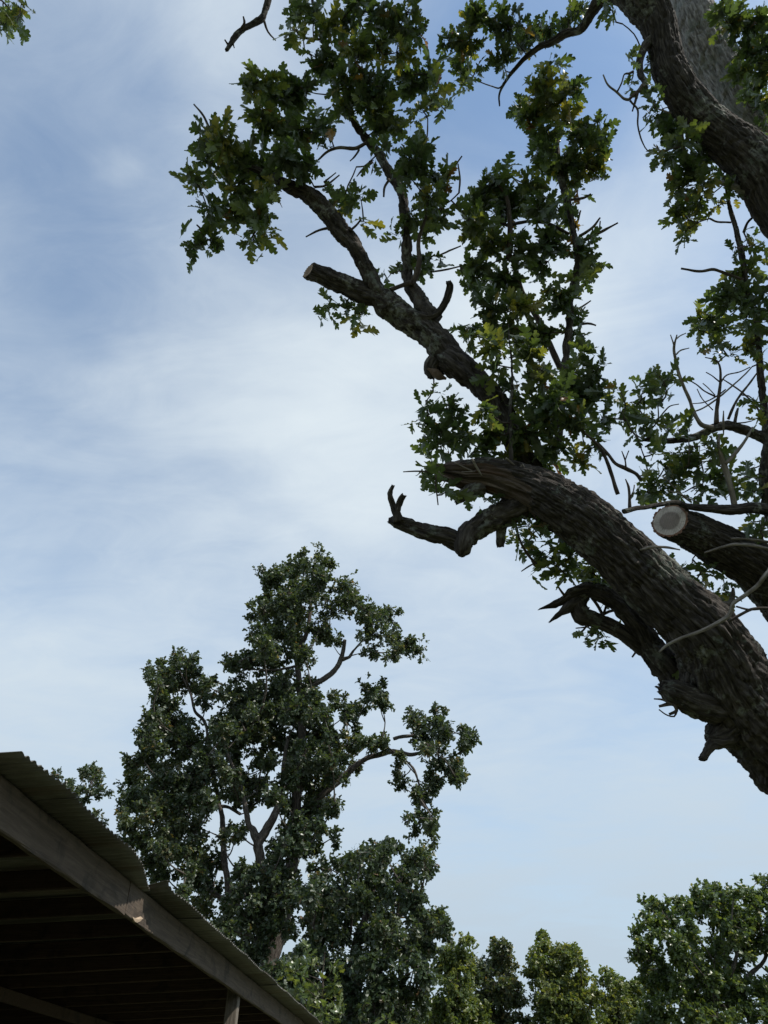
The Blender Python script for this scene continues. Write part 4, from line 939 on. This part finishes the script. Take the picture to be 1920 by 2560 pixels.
def make_near_leaves():
    rng = np.random.default_rng(5)
    sk = np.vstack([c for c, r in OSKEL]); 
    stride = max(1, len(sk) // 9000); sk = sk[::stride]
    LP, LR, LS, LT = [], [], [], []
    TJ = Joiner()
    clumps = []
    for c, dp, th, lst in NEAR:
        sc = CR[c][2]
        for (x, y, rx, ry) in lst:
            u, v = cx(c, x, y)
            d = dp + rng.normal(0, .16)
            clumps.append((pt(u, v, d), np.array([rx * sc, ry * sc, 0]) * d / FPX, th, d))
    # unseen rest of the crown, added to dapple the limbs, thinned along sun rays
    k = 0
    rays = [c[::40] for c, r in OSKEL if r.max() > .14]; rays = np.vstack(rays)
    sd = np.array(SUND)
    while k < 26:
        q = np.array([rng.uniform(2.2, 7.4), rng.uniform(1.8, 7.6), rng.uniform(7.6, 13)])
        u, v, d = proj(q)
        if d > 0 and -500 < v and u < 2120 and v > -180: continue
        if q[2] < 8.8 and q[0] < 3.6: continue
        w_ = q - rays; tt_ = w_ @ sd
        dist = np.linalg.norm(w_ - tt_[:, None] * sd, axis=1)
        if np.sum((dist < .5) & (tt_ > 0)) > 1 and rng.random() < .97: continue
        clumps.append((q, np.array([rng.uniform(.3, .5), rng.uniform(.3, .45), 0]), .4, d)); k += 1
    for x in range(-10, 12):
        q, _ = path(2, 7.1, 7.1, [(-150 * x, -470 + rng.uniform(-120, 60), 1)] * 2)
        clumps.append((q[0], np.array([.3, .25, 0]), .6, 7.1))
    LEN = 0.152
    clumps.sort(key=lambda q: np.min(np.sum((sk - q[0]) ** 2, 1)))
    for (c, rad, th, d) in clumps:
        rad = rad.copy(); area = math.pi * rad[0] * rad[1]
        nleaf = max(4, int(round(area * 3.5 * th / (LEN ** 2 * 0.19))))
        size = LEN if d < 7.3 else LEN * .93
        rad = np.maximum(rad - size * .42, rad * .45); rad[2] = max(.5 * (rad[0] + rad[1]) * 1.15, .07)
        per = 6
        nt_ = max(1, int(round(nleaf / per)))
        b = ball(rng, nt_, .5) * rad
        tips = c + b @ CAMB.T
        ax = unit(tips - c + np.array([0, 0, .35]) * np.mean(rad) + rng.normal(0, .05, tips.shape))
        p, Rm, s = rosettes(rng, tips, ax, per, size)
        base_t = np.clip(rng.normal(.42, .17), .05, .76)
        t = np.clip(base_t + rng.normal(0, .16, len(p)), 0, .9)
        t = np.where(rng.random(len(p)) < .022, rng.uniform(.9, 1.0, len(p)), t)
        LP.append(p); LR.append(Rm); LS.append(s); LT.append(t)
        # twigs: from the nearest limb to the clump, then to each tip
        j = np.argmin(np.sum((sk - c) ** 2, 1)); a = sk[j]
        hub = c - (c - a) * .25
        L0 = np.linalg.norm(hub - a)
        if L0 > .04:
            m = .5 * (a + hub) + rng.normal(0, .08, 3) * L0 + np.array([0, 0, -.05]) * L0
            sk = np.vstack([sk, m, hub])
            TJ.add(twig([q - OBASE for q in (a, m, hub)], [.006 + .004 * min(L0, 2), .006, .0045], .08, 5, rng.random() * 9))
        for q, e in zip(tips, ax):
            m = .5 * (hub + q) + rng.normal(0, .02, 3)
            TJ.add(twig([z - OBASE for z in (hub, m, q - e * .02, q + e * .012)], [.0045, .0035, .0028, .002], .12, 4, rng.random() * 9))
    P = np.vstack(LP); Rm = np.concatenate(LR); S = np.concatenate(LS); T = np.concatenate(LT)
    o = link('twigs', TJ.mesh('twigs', TWIGM), OAK); tag(o, kind='stuff')
    # the 300 leaves that show largest become parts of their own, the rest one mass
    ctr = P + Rm[:, :, 1] * (S * .55)[:, None]
    u, v, d = proj(ctr)
    view = unit(ctr - EYE)
    a = np.abs(np.sum(Rm[:, :, 2] * view, 1)) * (S / d) ** 2
    vis = (u > 20) & (u < 1900) & (v > 20) & (v < 2540) & (d > 0)
    cell = (np.floor(u / 22).astype(int) * 1000 + np.floor(v / 22).astype(int))
    order = np.argsort(d); seen = set(); front = np.zeros(len(P), bool)
    for i in order:
        if vis[i] and cell[i] not in seen:
            seen.add(cell[i]); front[i] = True
    cand = np.where(front)[0]; pick = cand[np.argsort(-a[cand])][:300]
    rest = np.ones(len(P), bool); rest[pick] = False
    fo = link('foliage', leaves_mesh('foliage', 'near', P[rest] - OBASE, Rm[rest], S[rest], T[rest], LEAF, rng), OAK); tag(fo, kind='stuff')
    fo.color = (0, 0, 0, 1)
    lm = [mesh('leaf', V, Tt, None, [LEAF], False, {'tint': np.zeros(len(V))}) for V, Tt in TPL['near']]
    for i in pick:
        lo = link('leaf', lm[i % len(lm)], OAK)
        M = np.eye(4); M[:3, :3] = Rm[i] * S[i]; M[:3, 3] = P[i] - OBASE
        lo.matrix_local = Matrix(M.tolist()); lo.color = (float(T[i]), 0, 0, 1)
    print('near leaves', len(P))


make_near_leaves()


# ------------------------------------------------------------------ trees further off
def far_tree(label, cat_name, crop, Y, clumps, trunk, limbs, size, kind, mat, seed, thick=1.0, depthr=1.15, barkm=BARK_FAR, jit=0.5, per=6, fill=.6, group=None, bright=.42):
    """crown from measured clumps standing about the vertical plane y = Y; trunk: [(x, y(crop), half width)] down to the ground"""
    rng = np.random.default_rng(seed)
    def at(x, y, Yq):
        u, v = cx(crop, x, y); r = pray(u, v); t = Yq / r[1]
        return EYE + r * t, t
    tp = [at(q[0], q[1], Y + (q[3] if len(q) > 3 else 0)) for q in trunk]
    TP = [q[0] for q in tp]; TR = [q[2] * CR[crop][2] * z[1] / FPX for q, z in zip(trunk, tp)]
    foot = np.array([TP[0][0] + (TP[0][0] - TP[1][0]) * .3, Y, 0.0])
    base = foot
    root = empty(cat_name, base); tag(root, label, 'tree', group)
    lowz = TP[0][2]
    if lowz > 0.5:
        TP = [foot + np.array([0, 0, -.15]), foot + np.array([0, 0, .5]), .5 * (foot + TP[0]) + np.array([.1, .1, 0])] + TP
        TR = [TR[0] * 1.9, TR[0] * 1.35, TR[0] * 1.12] + TR
    d = bark_tube(np.array(TP) - base, TR, .09, 14, .02, .06, .12, seed=seed * .7)
    link('trunk', mesh('trunk', d['v'], d['t'], d['q'], [barkm], True, {'bk': d['bk']}), root)
    sk = [d['C'] + base]
    for L in limbs:
        pts = [at(q[0], q[1], Y + (q[3] if len(q) > 3 else 0)) for q in L]
        PP = [q[0] for q in pts]; RR = [q[2] * CR[crop][2] * z[1] / FPX for q, z in zip(L, pts)]
        dd = bark_tube(np.array(PP) - base, RR, .07, 9, .01, .06, .2, seed=seed + len(sk))
        link('limb', mesh('limb', dd['v'], dd['t'], dd['q'], [barkm], True, {'bk': dd['bk']}), root)
        sk.append(dd['C'] + base)
    SK = np.vstack(sk)
    LP, LR, LS, LT = [], [], [], []
    BJ = Joiner()
    todo = []
    for (x, y, rx, ry, *dy) in clumps:
        todo.append((*at(x, y, Y + (dy[0] if dy else rng.normal(0, jit) - .3 * jit)), rx, ry, 1.0))
        if rx * ry > 1100 and fill:                         # the crown's depth: more sprays before and behind
            for sg in (-1, 1):
                if rng.random() < fill:
                    todo.append((*at(x + rng.normal(0, .25) * rx, y + rng.normal(0, .25) * ry, Y + sg * rng.uniform(.8, 2.4) * jit), rx * .8, ry * .8, .7))
    todo.sort(key=lambda q: np.min(np.sum((SK - q[0]) ** 2, 1)))
    for (c, t, rx, ry, tk) in todo:
        rad = np.array([rx, ry, 0]) * CR[crop][2] * t / FPX
        area = math.pi * rad[0] * rad[1]
        nleaf = max(14, int(area * 3.6 * thick * tk / (size ** 2 * .17)))
        rad = np.maximum(rad * 1.14 - size * .2, rad * .75); rad[2] = .5 * (rad[0] + rad[1]) * depthr
        ns = max(4, int(area / .055))                      # sprays within the clump
        sub = c + (ball(rng, ns, .42) * rad) @ CAMB.T
        nt_ = max(3, nleaf // per)
        w = rng.integers(0, ns, nt_); sr = .16 * np.mean(rad) + .13
        srr = rng.uniform(.55, 1.6, ns) * sr; fl = rng.uniform(.5, 1.25, (ns, 3))
        sub = np.where(rng.random((ns, 1)) < .14, c + (sub - c) * 1.28, sub)
        tips = sub[w] + ball(rng, nt_, .45) * srr[w][:, None] * fl[w]
        ax = unit(tips - c + np.array([0, 0, .4]) * np.mean(rad) + (tips - sub[w]) * 1.5)
        p, Rm, s = rosettes(rng, tips, ax, per, size, .25, .8)
        bt = np.clip(rng.normal(bright, .10), .05, .75)
        tt = np.clip(bt + rng.normal(0, .2, len(p)), 0, .94); tt = np.where(rng.random(len(p)) < .012, .98, tt)
        LP.append(p); LR.append(Rm); LS.append(s); LT.append(tt)
        a = SK[np.argmin(np.sum((SK - c - np.array([0, 0, -.5])) ** 2, 1))]
        L0 = np.linalg.norm(c - a)
        m = .5 * (a + c) + rng.normal(0, .07, 3) * L0 + np.array([0, 0, -.06]) * L0
        r0 = .016 + .012 * min(L0, 3)
        SK = np.vstack([SK, m, c])
        BJ.add(twig([z - base for z in (a, m, c)], [r0, r0 * .7, r0 * .35], .2, 6, rng.random() * 9))
        for q in sub[:10]:
            m = .5 * (c + q) + rng.normal(0, .05, 3)
            BJ.add(twig([z - base for z in (c, m, q)], [.012, .009, .006], .3, 4, rng.random() * 9))
    P = np.vstack(LP); Rm = np.concatenate(LR); S = np.concatenate(LS); T = np.concatenate(LT)
    link('branches', BJ.mesh('branches', barkm), root)["kind"] = 'stuff'
    cr = link('crown', leaves_mesh('crown', kind, P - base, Rm, S, T, mat, rng), root); cr["kind"] = 'stuff'; cr.color = (0, 0, 0, 1)
    print(label[:30], len(P))
    return root


TALL = [(935, 100, 80, 42), (860, 150, 80, 55), (770, 165, 72, 48), (940, 190, 65, 70), (1060, 205, 55, 45), (1090, 250, 45, 45), (735, 290, 65, 65), (810, 300, 60, 60), (740, 390, 65, 55), (860, 240, 60, 60), (1000, 290, 60, 45), (965, 370, 50, 50), (1000, 420, 40, 25), (1150, 310, 75, 45), (1230, 315, 50, 40), (1170, 390, 75, 45), (1290, 440, 55, 40), (1340, 455, 34, 42), (1150, 460, 35, 30), (1240, 485, 35, 22), (870, 330, 50, 60),
        (730, 450, 50, 40), (610, 515, 55, 38), (680, 500, 50, 40), (790, 480, 50, 50), (900, 480, 45, 45), (750, 520, 50, 35), (640, 560, 35, 18), (860, 420, 45, 50),
        (400, 505, 72, 38), (335, 540, 55, 45), (320, 600, 50, 50), (420, 575, 85, 50), (505, 600, 42, 42), (340, 670, 60, 50), (290, 740, 55, 50), (370, 750, 70, 55), (280, 800, 50, 40), (500, 650, 35, 30),
        (620, 640, 60, 42), (700, 640, 75, 55), (815, 600, 75, 60), (900, 590, 42, 45), (930, 650, 35, 35), (850, 690, 80, 70), (740, 720, 75, 60), (620, 720, 65, 55), (570, 780, 75, 55), (680, 790, 80, 60), (800, 810, 80, 60), (900, 780, 55, 70), (970, 710, 50, 42), (1030, 655, 45, 35), (1060, 700, 40, 35), (1150, 625, 48, 38), (1210, 600, 30, 35), (1200, 660, 40, 34), (1120, 690, 30, 26), (1100, 760, 28, 35), (980, 780, 40, 45),
        (430, 840, 75, 60), (520, 880, 75, 55), (610, 870, 60, 50), (735, 890, 50, 42), (310, 840, 40, 35), (240, 890, 48, 48), (230, 950, 45, 40), (340, 930, 55, 50), (390, 800, 60, 40),
        (890, 880, 75, 70), (990, 850, 70, 60), (1070, 825, 50, 42), (1150, 830, 42, 28), (1210, 825, 42, 38), (1000, 930, 65, 50), (920, 980, 75, 75), (1100, 920, 35, 30),
        (1340, 735, 50, 42), (1425, 715, 40, 42), (1450, 780, 52, 52), (1550, 800, 28, 45), (1390, 815, 65, 42), (1430, 890, 68, 45), (1485, 940, 40, 50), (1400, 970, 50, 42), (1280, 880, 32, 32), (1260, 950, 24, 36), (1290, 1000, 28, 32), (1350, 1040, 36, 42), (1385, 1120, 36, 46), (1310, 1115, 26, 26), (1400, 1195, 26, 28), (1335, 1175, 28, 28), (1530, 850, 20, 24),
        (220, 1020, 62, 42), (185, 1075, 40, 40), (320, 1010, 80, 52), (430, 970, 80, 60), (540, 950, 75, 50), (640, 960, 50, 34), (700, 1000, 48, 30), (280, 1100, 80, 55), (400, 1085, 80, 60), (500, 1050, 70, 50), (630, 1035, 65, 40), (705, 1060, 40, 34), (185, 1150, 42, 36), (230, 1200, 70, 50), (350, 1180, 80, 55), (460, 1160, 55, 50), (620, 1180, 40, 42), (310, 1270, 75, 50), (420, 1260, 70, 52), (500, 1290, 60, 36), (330, 1340, 70, 40), (450, 1350, 75, 40), (530, 1410, 55, 36), (410, 1420, 46, 40), (560, 1300, 30, 20),
        (850, 1090, 60, 50), (955, 1080, 65, 50), (1010, 1080, 28, 42), (880, 1160, 70, 50), (950, 1150, 45, 42), (810, 1230, 55, 50), (880, 1250, 50, 50), (1020, 1195, 28, 34), (955, 1235, 40, 30), (780, 1330, 60, 42), (680, 1370, 55, 40), (630, 1420, 42, 42), (700, 1450, 70, 50), (800, 1440, 60, 60), (640, 1530, 50, 50), (720, 1550, 50, 55), (500, 1480, 50, 40), (580, 1560, 55, 50), (840, 1380, 55, 55), (600, 1480, 45, 40), (660, 1650, 80, 50), (830, 1540, 60, 70), (770, 1030, 35, 40),
        (745, 1420, 50, 45, -1.6), (690, 1490, 55, 50, -1.7), (765, 1560, 55, 50, -1.6), (640, 1340, 50, 36, -1.6), (700, 1600, 70, 50, -1.5), (800, 1300, 45, 42, -1.5), (850, 1180, 50, 45, -1.3), (560, 1200, 30, 34, -1.0), (840, 950, 50, 60, -1.2), (880, 700, 45, 60, -1.1), (790, 1480, 50, 50, -1.3)]
far_tree('tall leafy oak with uneven crown and one long side arm behind the shed', 'oak_tree', 5, 25.0, TALL,
         [(690, 1960, 46), (740, 1780, 40), (785, 1620, 34), (815, 1500, 30), (838, 1350, 27), (850, 1200, 24), (868, 1000, 21), (884, 800, 18), (878, 620, 14), (868, 480, 11), (905, 380, 9), (925, 230, 6), (935, 110, 3)],
         [[(880, 640, 12), (925, 598, 12), (970, 572, 12), (1005, 550, 12), (1030, 510, 11), (1050, 460, 9), (1056, 415, 7)], [(1045, 492, 9), (1075, 482, 7), (1090, 460, 5), (1140, 400, 3)],
          [(770, 1560, 20, -.4), (730, 1400, 18, -.7), (712, 1270, 21, -.9), (715, 1220, 22, -.9), (780, 1100, 16, -.9), (808, 1000, 11, -.8), (812, 910, 8, -.6), (830, 800, 7, -.3)], [(712, 1230, 18, -.9), (690, 1180, 17, -1.0), (668, 1140, 12, -1.1), (640, 1000, 8, -1.2), (560, 800, 5, -1)],
          [(860, 1130, 15), (960, 1035, 15), (1040, 970, 14), (1130, 895, 12), (1240, 862, 11), (1330, 870, 8), (1420, 840, 5)], [(1250, 810, 8), (1280, 800, 7), (1350, 795, 6)], [(1240, 862, 5), (1330, 930, 5), (1370, 1060, 5), (1425, 1130, 3)],
          [(600, 1450, 16), (578, 1300, 13), (570, 1180, 12), (560, 1090, 10), (520, 900, 7), (500, 750, 6), (460, 700, 6), (440, 630, 5), (400, 540, 3)], [(560, 1080, 8), (590, 1082, 7), (640, 1110, 6)], [(760, 1650, 20), (700, 1560, 16), (620, 1480, 15), (560, 1440, 10), (450, 1380, 7)], [(860, 520, 6), (770, 535, 5), (650, 530, 3)]],
         0.162, 'far', LEAF_FAR, 21, thick=.9, jit=.9)

ROUND = [(1110, 1265, 62, 42), (1230, 1265, 62, 42), (1340, 1285, 60, 42), (1390, 1310, 34, 42), (1000, 1330, 75, 58), (1140, 1365, 95, 60), (1280, 1385, 85, 60), (930, 1420, 70, 60), (1050, 1460, 95, 70), (1200, 1480, 95, 70), (1320, 1470, 60, 60), (1390, 1530, 70, 42), (1445, 1555, 38, 40), (930, 1560, 80, 70), (1080, 1590, 95, 70), (1230, 1590, 95, 70), (1350, 1620, 80, 50),
         (900, 1720, 95, 70), (1050, 1730, 100, 80), (1200, 1730, 100, 80), (1330, 1730, 80, 70), (1000, 1860, 110, 85), (1150, 1880, 110, 85), (1300, 1860, 85, 75), (860, 1860, 85, 75), (780, 1760, 70, 60), (1100, 2000, 160, 90), (900, 2000, 140, 90), (1280, 2000, 120, 80), (1180, 1310, 60, 40), (760, 1900, 90, 80)]
far_tree('broad dark oak with rounded crown standing close by the tallest oak', 'oak_tree', 5, 22.0, ROUND,
         [(1050, 2250, 40), (1060, 2050, 32), (1075, 1850, 26), (1100, 1650, 20), (1150, 1480, 12), (1190, 1330, 6)],
         [[(1080, 1800, 18), (1180, 1650, 14), (1270, 1520, 10), (1300, 1450, 8), (1340, 1330, 4)], [(1070, 1900, 18), (980, 1700, 14), (940, 1520, 9), (980, 1380, 5)]],
         0.15, 'far', LEAF_FAR, 33, thick=1.05, jit=.9, bright=.34)

SMALL = [('pale green young tree with a narrow top beside the broad dark oak', 32.0, [(175, 500, 52, 34), (150, 545, 70, 40), (200, 560, 45, 30), (130, 620, 90, 50), (170, 700, 95, 60), (130, 800, 110, 70), (220, 880, 120, 70), (80, 900, 110, 70), (100, 540, 40, 40)], [(160, 1150, 16), (160, 950, 13), (165, 750, 10), (170, 560, 5)]),
         ('slim tree with a tufted top and a bare twig between the paler young trees', 34.0, [(385, 500, 34, 28), (350, 520, 38, 30), (370, 570, 60, 36), (320, 620, 70, 40), (410, 640, 60, 50), (260, 650, 38, 38), (330, 720, 90, 60), (430, 740, 70, 60), (320, 820, 100, 60), (420, 880, 110, 70), (300, 940, 100, 60)], [(360, 1150, 16), (365, 950, 13), (368, 750, 10), (375, 540, 5)]),
         ('light green tree with two rounded tops among the lower trees', 33.0, [(560, 485, 52, 30), (590, 500, 30, 30), (550, 550, 60, 44), (690, 530, 55, 36), (650, 570, 70, 45), (735, 570, 32, 45), (570, 630, 70, 50), (680, 650, 85, 50), (780, 670, 36, 26), (760, 700, 60, 40), (620, 720, 95, 60), (720, 770, 95, 50), (810, 740, 50, 40), (650, 840, 110, 55), (760, 880, 90, 60), (560, 790, 40, 60), (650, 960, 140, 60)], [(600, 1150, 18), (610, 950, 15), (620, 800, 12), (610, 690, 9), (590, 540, 4)]),
         ('short pointed tree tucked against the large bushy tree', 35.0, [(897, 635, 28, 20), (890, 680, 45, 28), (940, 700, 50, 34), (1015, 695, 30, 24), (900, 750, 70, 45), (990, 760, 70, 45), (920, 830, 90, 55), (1030, 840, 80, 55), (960, 920, 110, 60)], [(940, 1150, 16), (935, 950, 12), (925, 800, 8), (905, 680, 3)])]
for k, (lab, Y, cl, tr) in enumerate(SMALL):
    far_tree(lab, 'young_tree', 7, Y, cl, tr, [], .17, 'far', LEAF_LIGHT if k != 1 else LEAF_FAR, 40 + k, thick=1.0, jit=.5, group='lower trees beyond the shed', bright=.68)
BUSHY = [(1095, 325, 42, 34), (1062, 295, 16, 16), (1045, 345, 14, 12), (1150, 330, 36, 28), (1170, 295, 14, 16), (1180, 380, 60, 45), (1270, 320, 62, 45), (1310, 245, 34, 26), (1355, 225, 20, 18), (1390, 240, 36, 32), (1430, 270, 48, 42), (1485, 280, 38, 40), (1360, 320, 85, 60), (1560, 275, 38, 36), (1610, 275, 48, 45), (1620, 190, 24, 16), (1655, 220, 30, 32), (1560, 380, 85, 70), (1450, 390, 80, 60), (1110, 420, 70, 50), (1050, 445, 40, 26), (1015, 440, 18, 14), (1040, 500, 36, 24), (1035, 550, 36, 22), (1100, 550, 70, 55), (1190, 490, 75, 55), (1060, 610, 30, 22), (1140, 630, 80, 55), (1290, 450, 60, 42), (1270, 570, 95, 60), (1400, 540, 75, 50), (1530, 500, 80, 65), (1640, 480, 55, 80), (1660, 360, 50, 80), (1400, 650, 95, 60), (1510, 620, 70, 50), (1230, 700, 95, 55), (1110, 720, 75, 55), (1370, 760, 105, 60), (1520, 730, 90, 60), (1640, 720, 55, 50), (1130, 810, 75, 50), (1260, 810, 60, 36), (1420, 860, 110, 60), (1560, 840, 90, 60), (1660, 830, 60, 60), (1300, 900, 90, 50), (1740, 300, 80, 90), (1760, 500, 90, 100), (1760, 700, 90, 90), (1120, 900, 90, 50), (1450, 960, 160, 60)]
far_tree('large bushy green tree with a wide domed crown', 'leafy_tree', 7, 29.0, BUSHY,
         [(1480, 1200, 30), (1480, 950, 26), (1475, 800, 22), (1460, 650, 17), (1440, 480, 10), (1420, 320, 4)],
         [[(1475, 850, 14), (1350, 700, 11), (1230, 545, 8), (1180, 485, 6), (1130, 420, 3)], [(1475, 800, 14), (1570, 650, 11), (1640, 580, 9), (1680, 400, 4)], [(1465, 680, 12), (1520, 520, 8), (1570, 360, 4)]],
         .17, 'far', LEAF_LIGHT, 55, thick=1.05, jit=.9, bright=.34)
BEHIND = [(290, 205, 26, 32), (345, 255, 34, 26), (470, 175, 42, 28), (500, 210, 40, 28), (440, 200, 26, 36), (525, 275, 45, 26), (470, 285, 40, 22), (400, 280, 30, 25), (450, 335, 30, 22), (560, 290, 16, 18), (525, 455, 26, 16), (380, 330, 50, 40), (300, 300, 60, 50), (450, 420, 60, 40), (200, 300, 60, 60)]
far_tree('thin sparse tree peeping over the shed roof', 'young_tree', 6, 30.0, BEHIND, [(430, 1100, 14), (430, 700, 11), (430, 450, 8), (440, 330, 6), (470, 250, 4), (480, 180, 2)], [[(435, 400, 5), (360, 300, 4), (300, 220, 2)], [(445, 320, 4), (510, 290, 3), (540, 270, 2)]], .155, 'far', LEAF_FAR, 61, thick=.85, jit=.4)


def make_sapling():
    """young oak beside the shed's far end: its few big leaves are separate"""
    rng = np.random.default_rng(77)
    Y = 18.9
    def at(x, y, dy=0.0):
        u, v = cx(12, x, y); r = pray(u, v); return EYE + r * ((Y + dy) / r[1])
    top = at(560, 480)
    base = np.array([at(520, 900)[0] + .05, Y, 0.0])
    root = empty('oak_sapling', base); tag(root, 'young oak sapling with large pale leaves beside the shed roof', 'tree')
    P = [base + [0, 0, -.05], base + [.02, 0, .8], base + [-.03, .02, 1.6], at(550, 700), at(550, 560), at(560, 440), at(572, 330)]
    d = bark_tube(np.array(P) - base, [.05, .042, .034, .026, .018, .011, .006], .05, 8, .003, .03, .15)
    link('trunk', mesh('trunk', d['v'], d['t'], d['q'], [TWIGM], True, {'bk': d['bk']}), root)
    hubs = [(420, 340, 90, 70), (250, 470, 70, 60), (330, 480, 80, 70), (450, 420, 60, 70), (350, 620, 90, 70), (450, 700, 110, 70), (600, 640, 90, 60), (680, 700, 60, 60), (640, 440, 60, 50), (560, 800, 130, 70), (700, 850, 90, 60), (430, 820, 80, 50), (1080, 880, 80, 50), (640, 560, 60, 60), (520, 900, 140, 60), (330, 720, 60, 40), (380, 540, 80, 60)]
    lm = [mesh('leaf', V, Tt, None, [LEAF_LIGHT], False, {'tint': np.zeros(len(V))}) for V, Tt in TPL['near']]
    skel = d['C'] + base
    for k, (x, y, rx, ry) in enumerate(hubs):
        c = at(x, y, rng.normal(0, .25)); t = (c - EYE) @ AF
        rad = np.array([rx, ry, .7 * rx]) * CR[12][2] * t / FPX
        a = skel[np.argmin(np.sum((skel - c - [0, 0, -.25]) ** 2, 1))]
        dd = twig(np.array([a, .5 * (a + c) + rng.normal(0, .04, 3), c]) - base, [.010, .007, .004], .08, 6, k)
        link('branch', mesh('branch', dd['v'], dd['t'], dd['q'], [TWIGM], True, {'bk': dd['bk']}), root)
        nt_ = max(2, int(rx * ry / 2100))
        tips = c + (ball(rng, nt_) * rad * .7) @ CAMB.T
        ax = unit(tips - c + np.array([0, 0, .1]))
        p, Rm, s = rosettes(rng, tips, ax, 6, .235, .2, .7)
        for q in tips:
            dd = twig(np.array([c, .5 * (c + q) + rng.normal(0, .01, 3), q]) - base, [.004, .0035, .002], .1, 4, k)
            link('twig', mesh('twig', dd['v'], dd['t'], dd['q'], [TWIGM], True, {'bk': dd['bk']}), root)
        for i in range(len(p)):
            lo = link('leaf', lm[rng.integers(0, len(lm))], root)
            M = np.eye(4); M[:3, :3] = Rm[i] * s[i]; M[:3, 3] = p[i] - base
            lo.matrix_local = Matrix(M.tolist()); lo.color = (float(np.clip(rng.normal(.55, .22), 0, 1)), 0, 0, 1)


make_sapling()
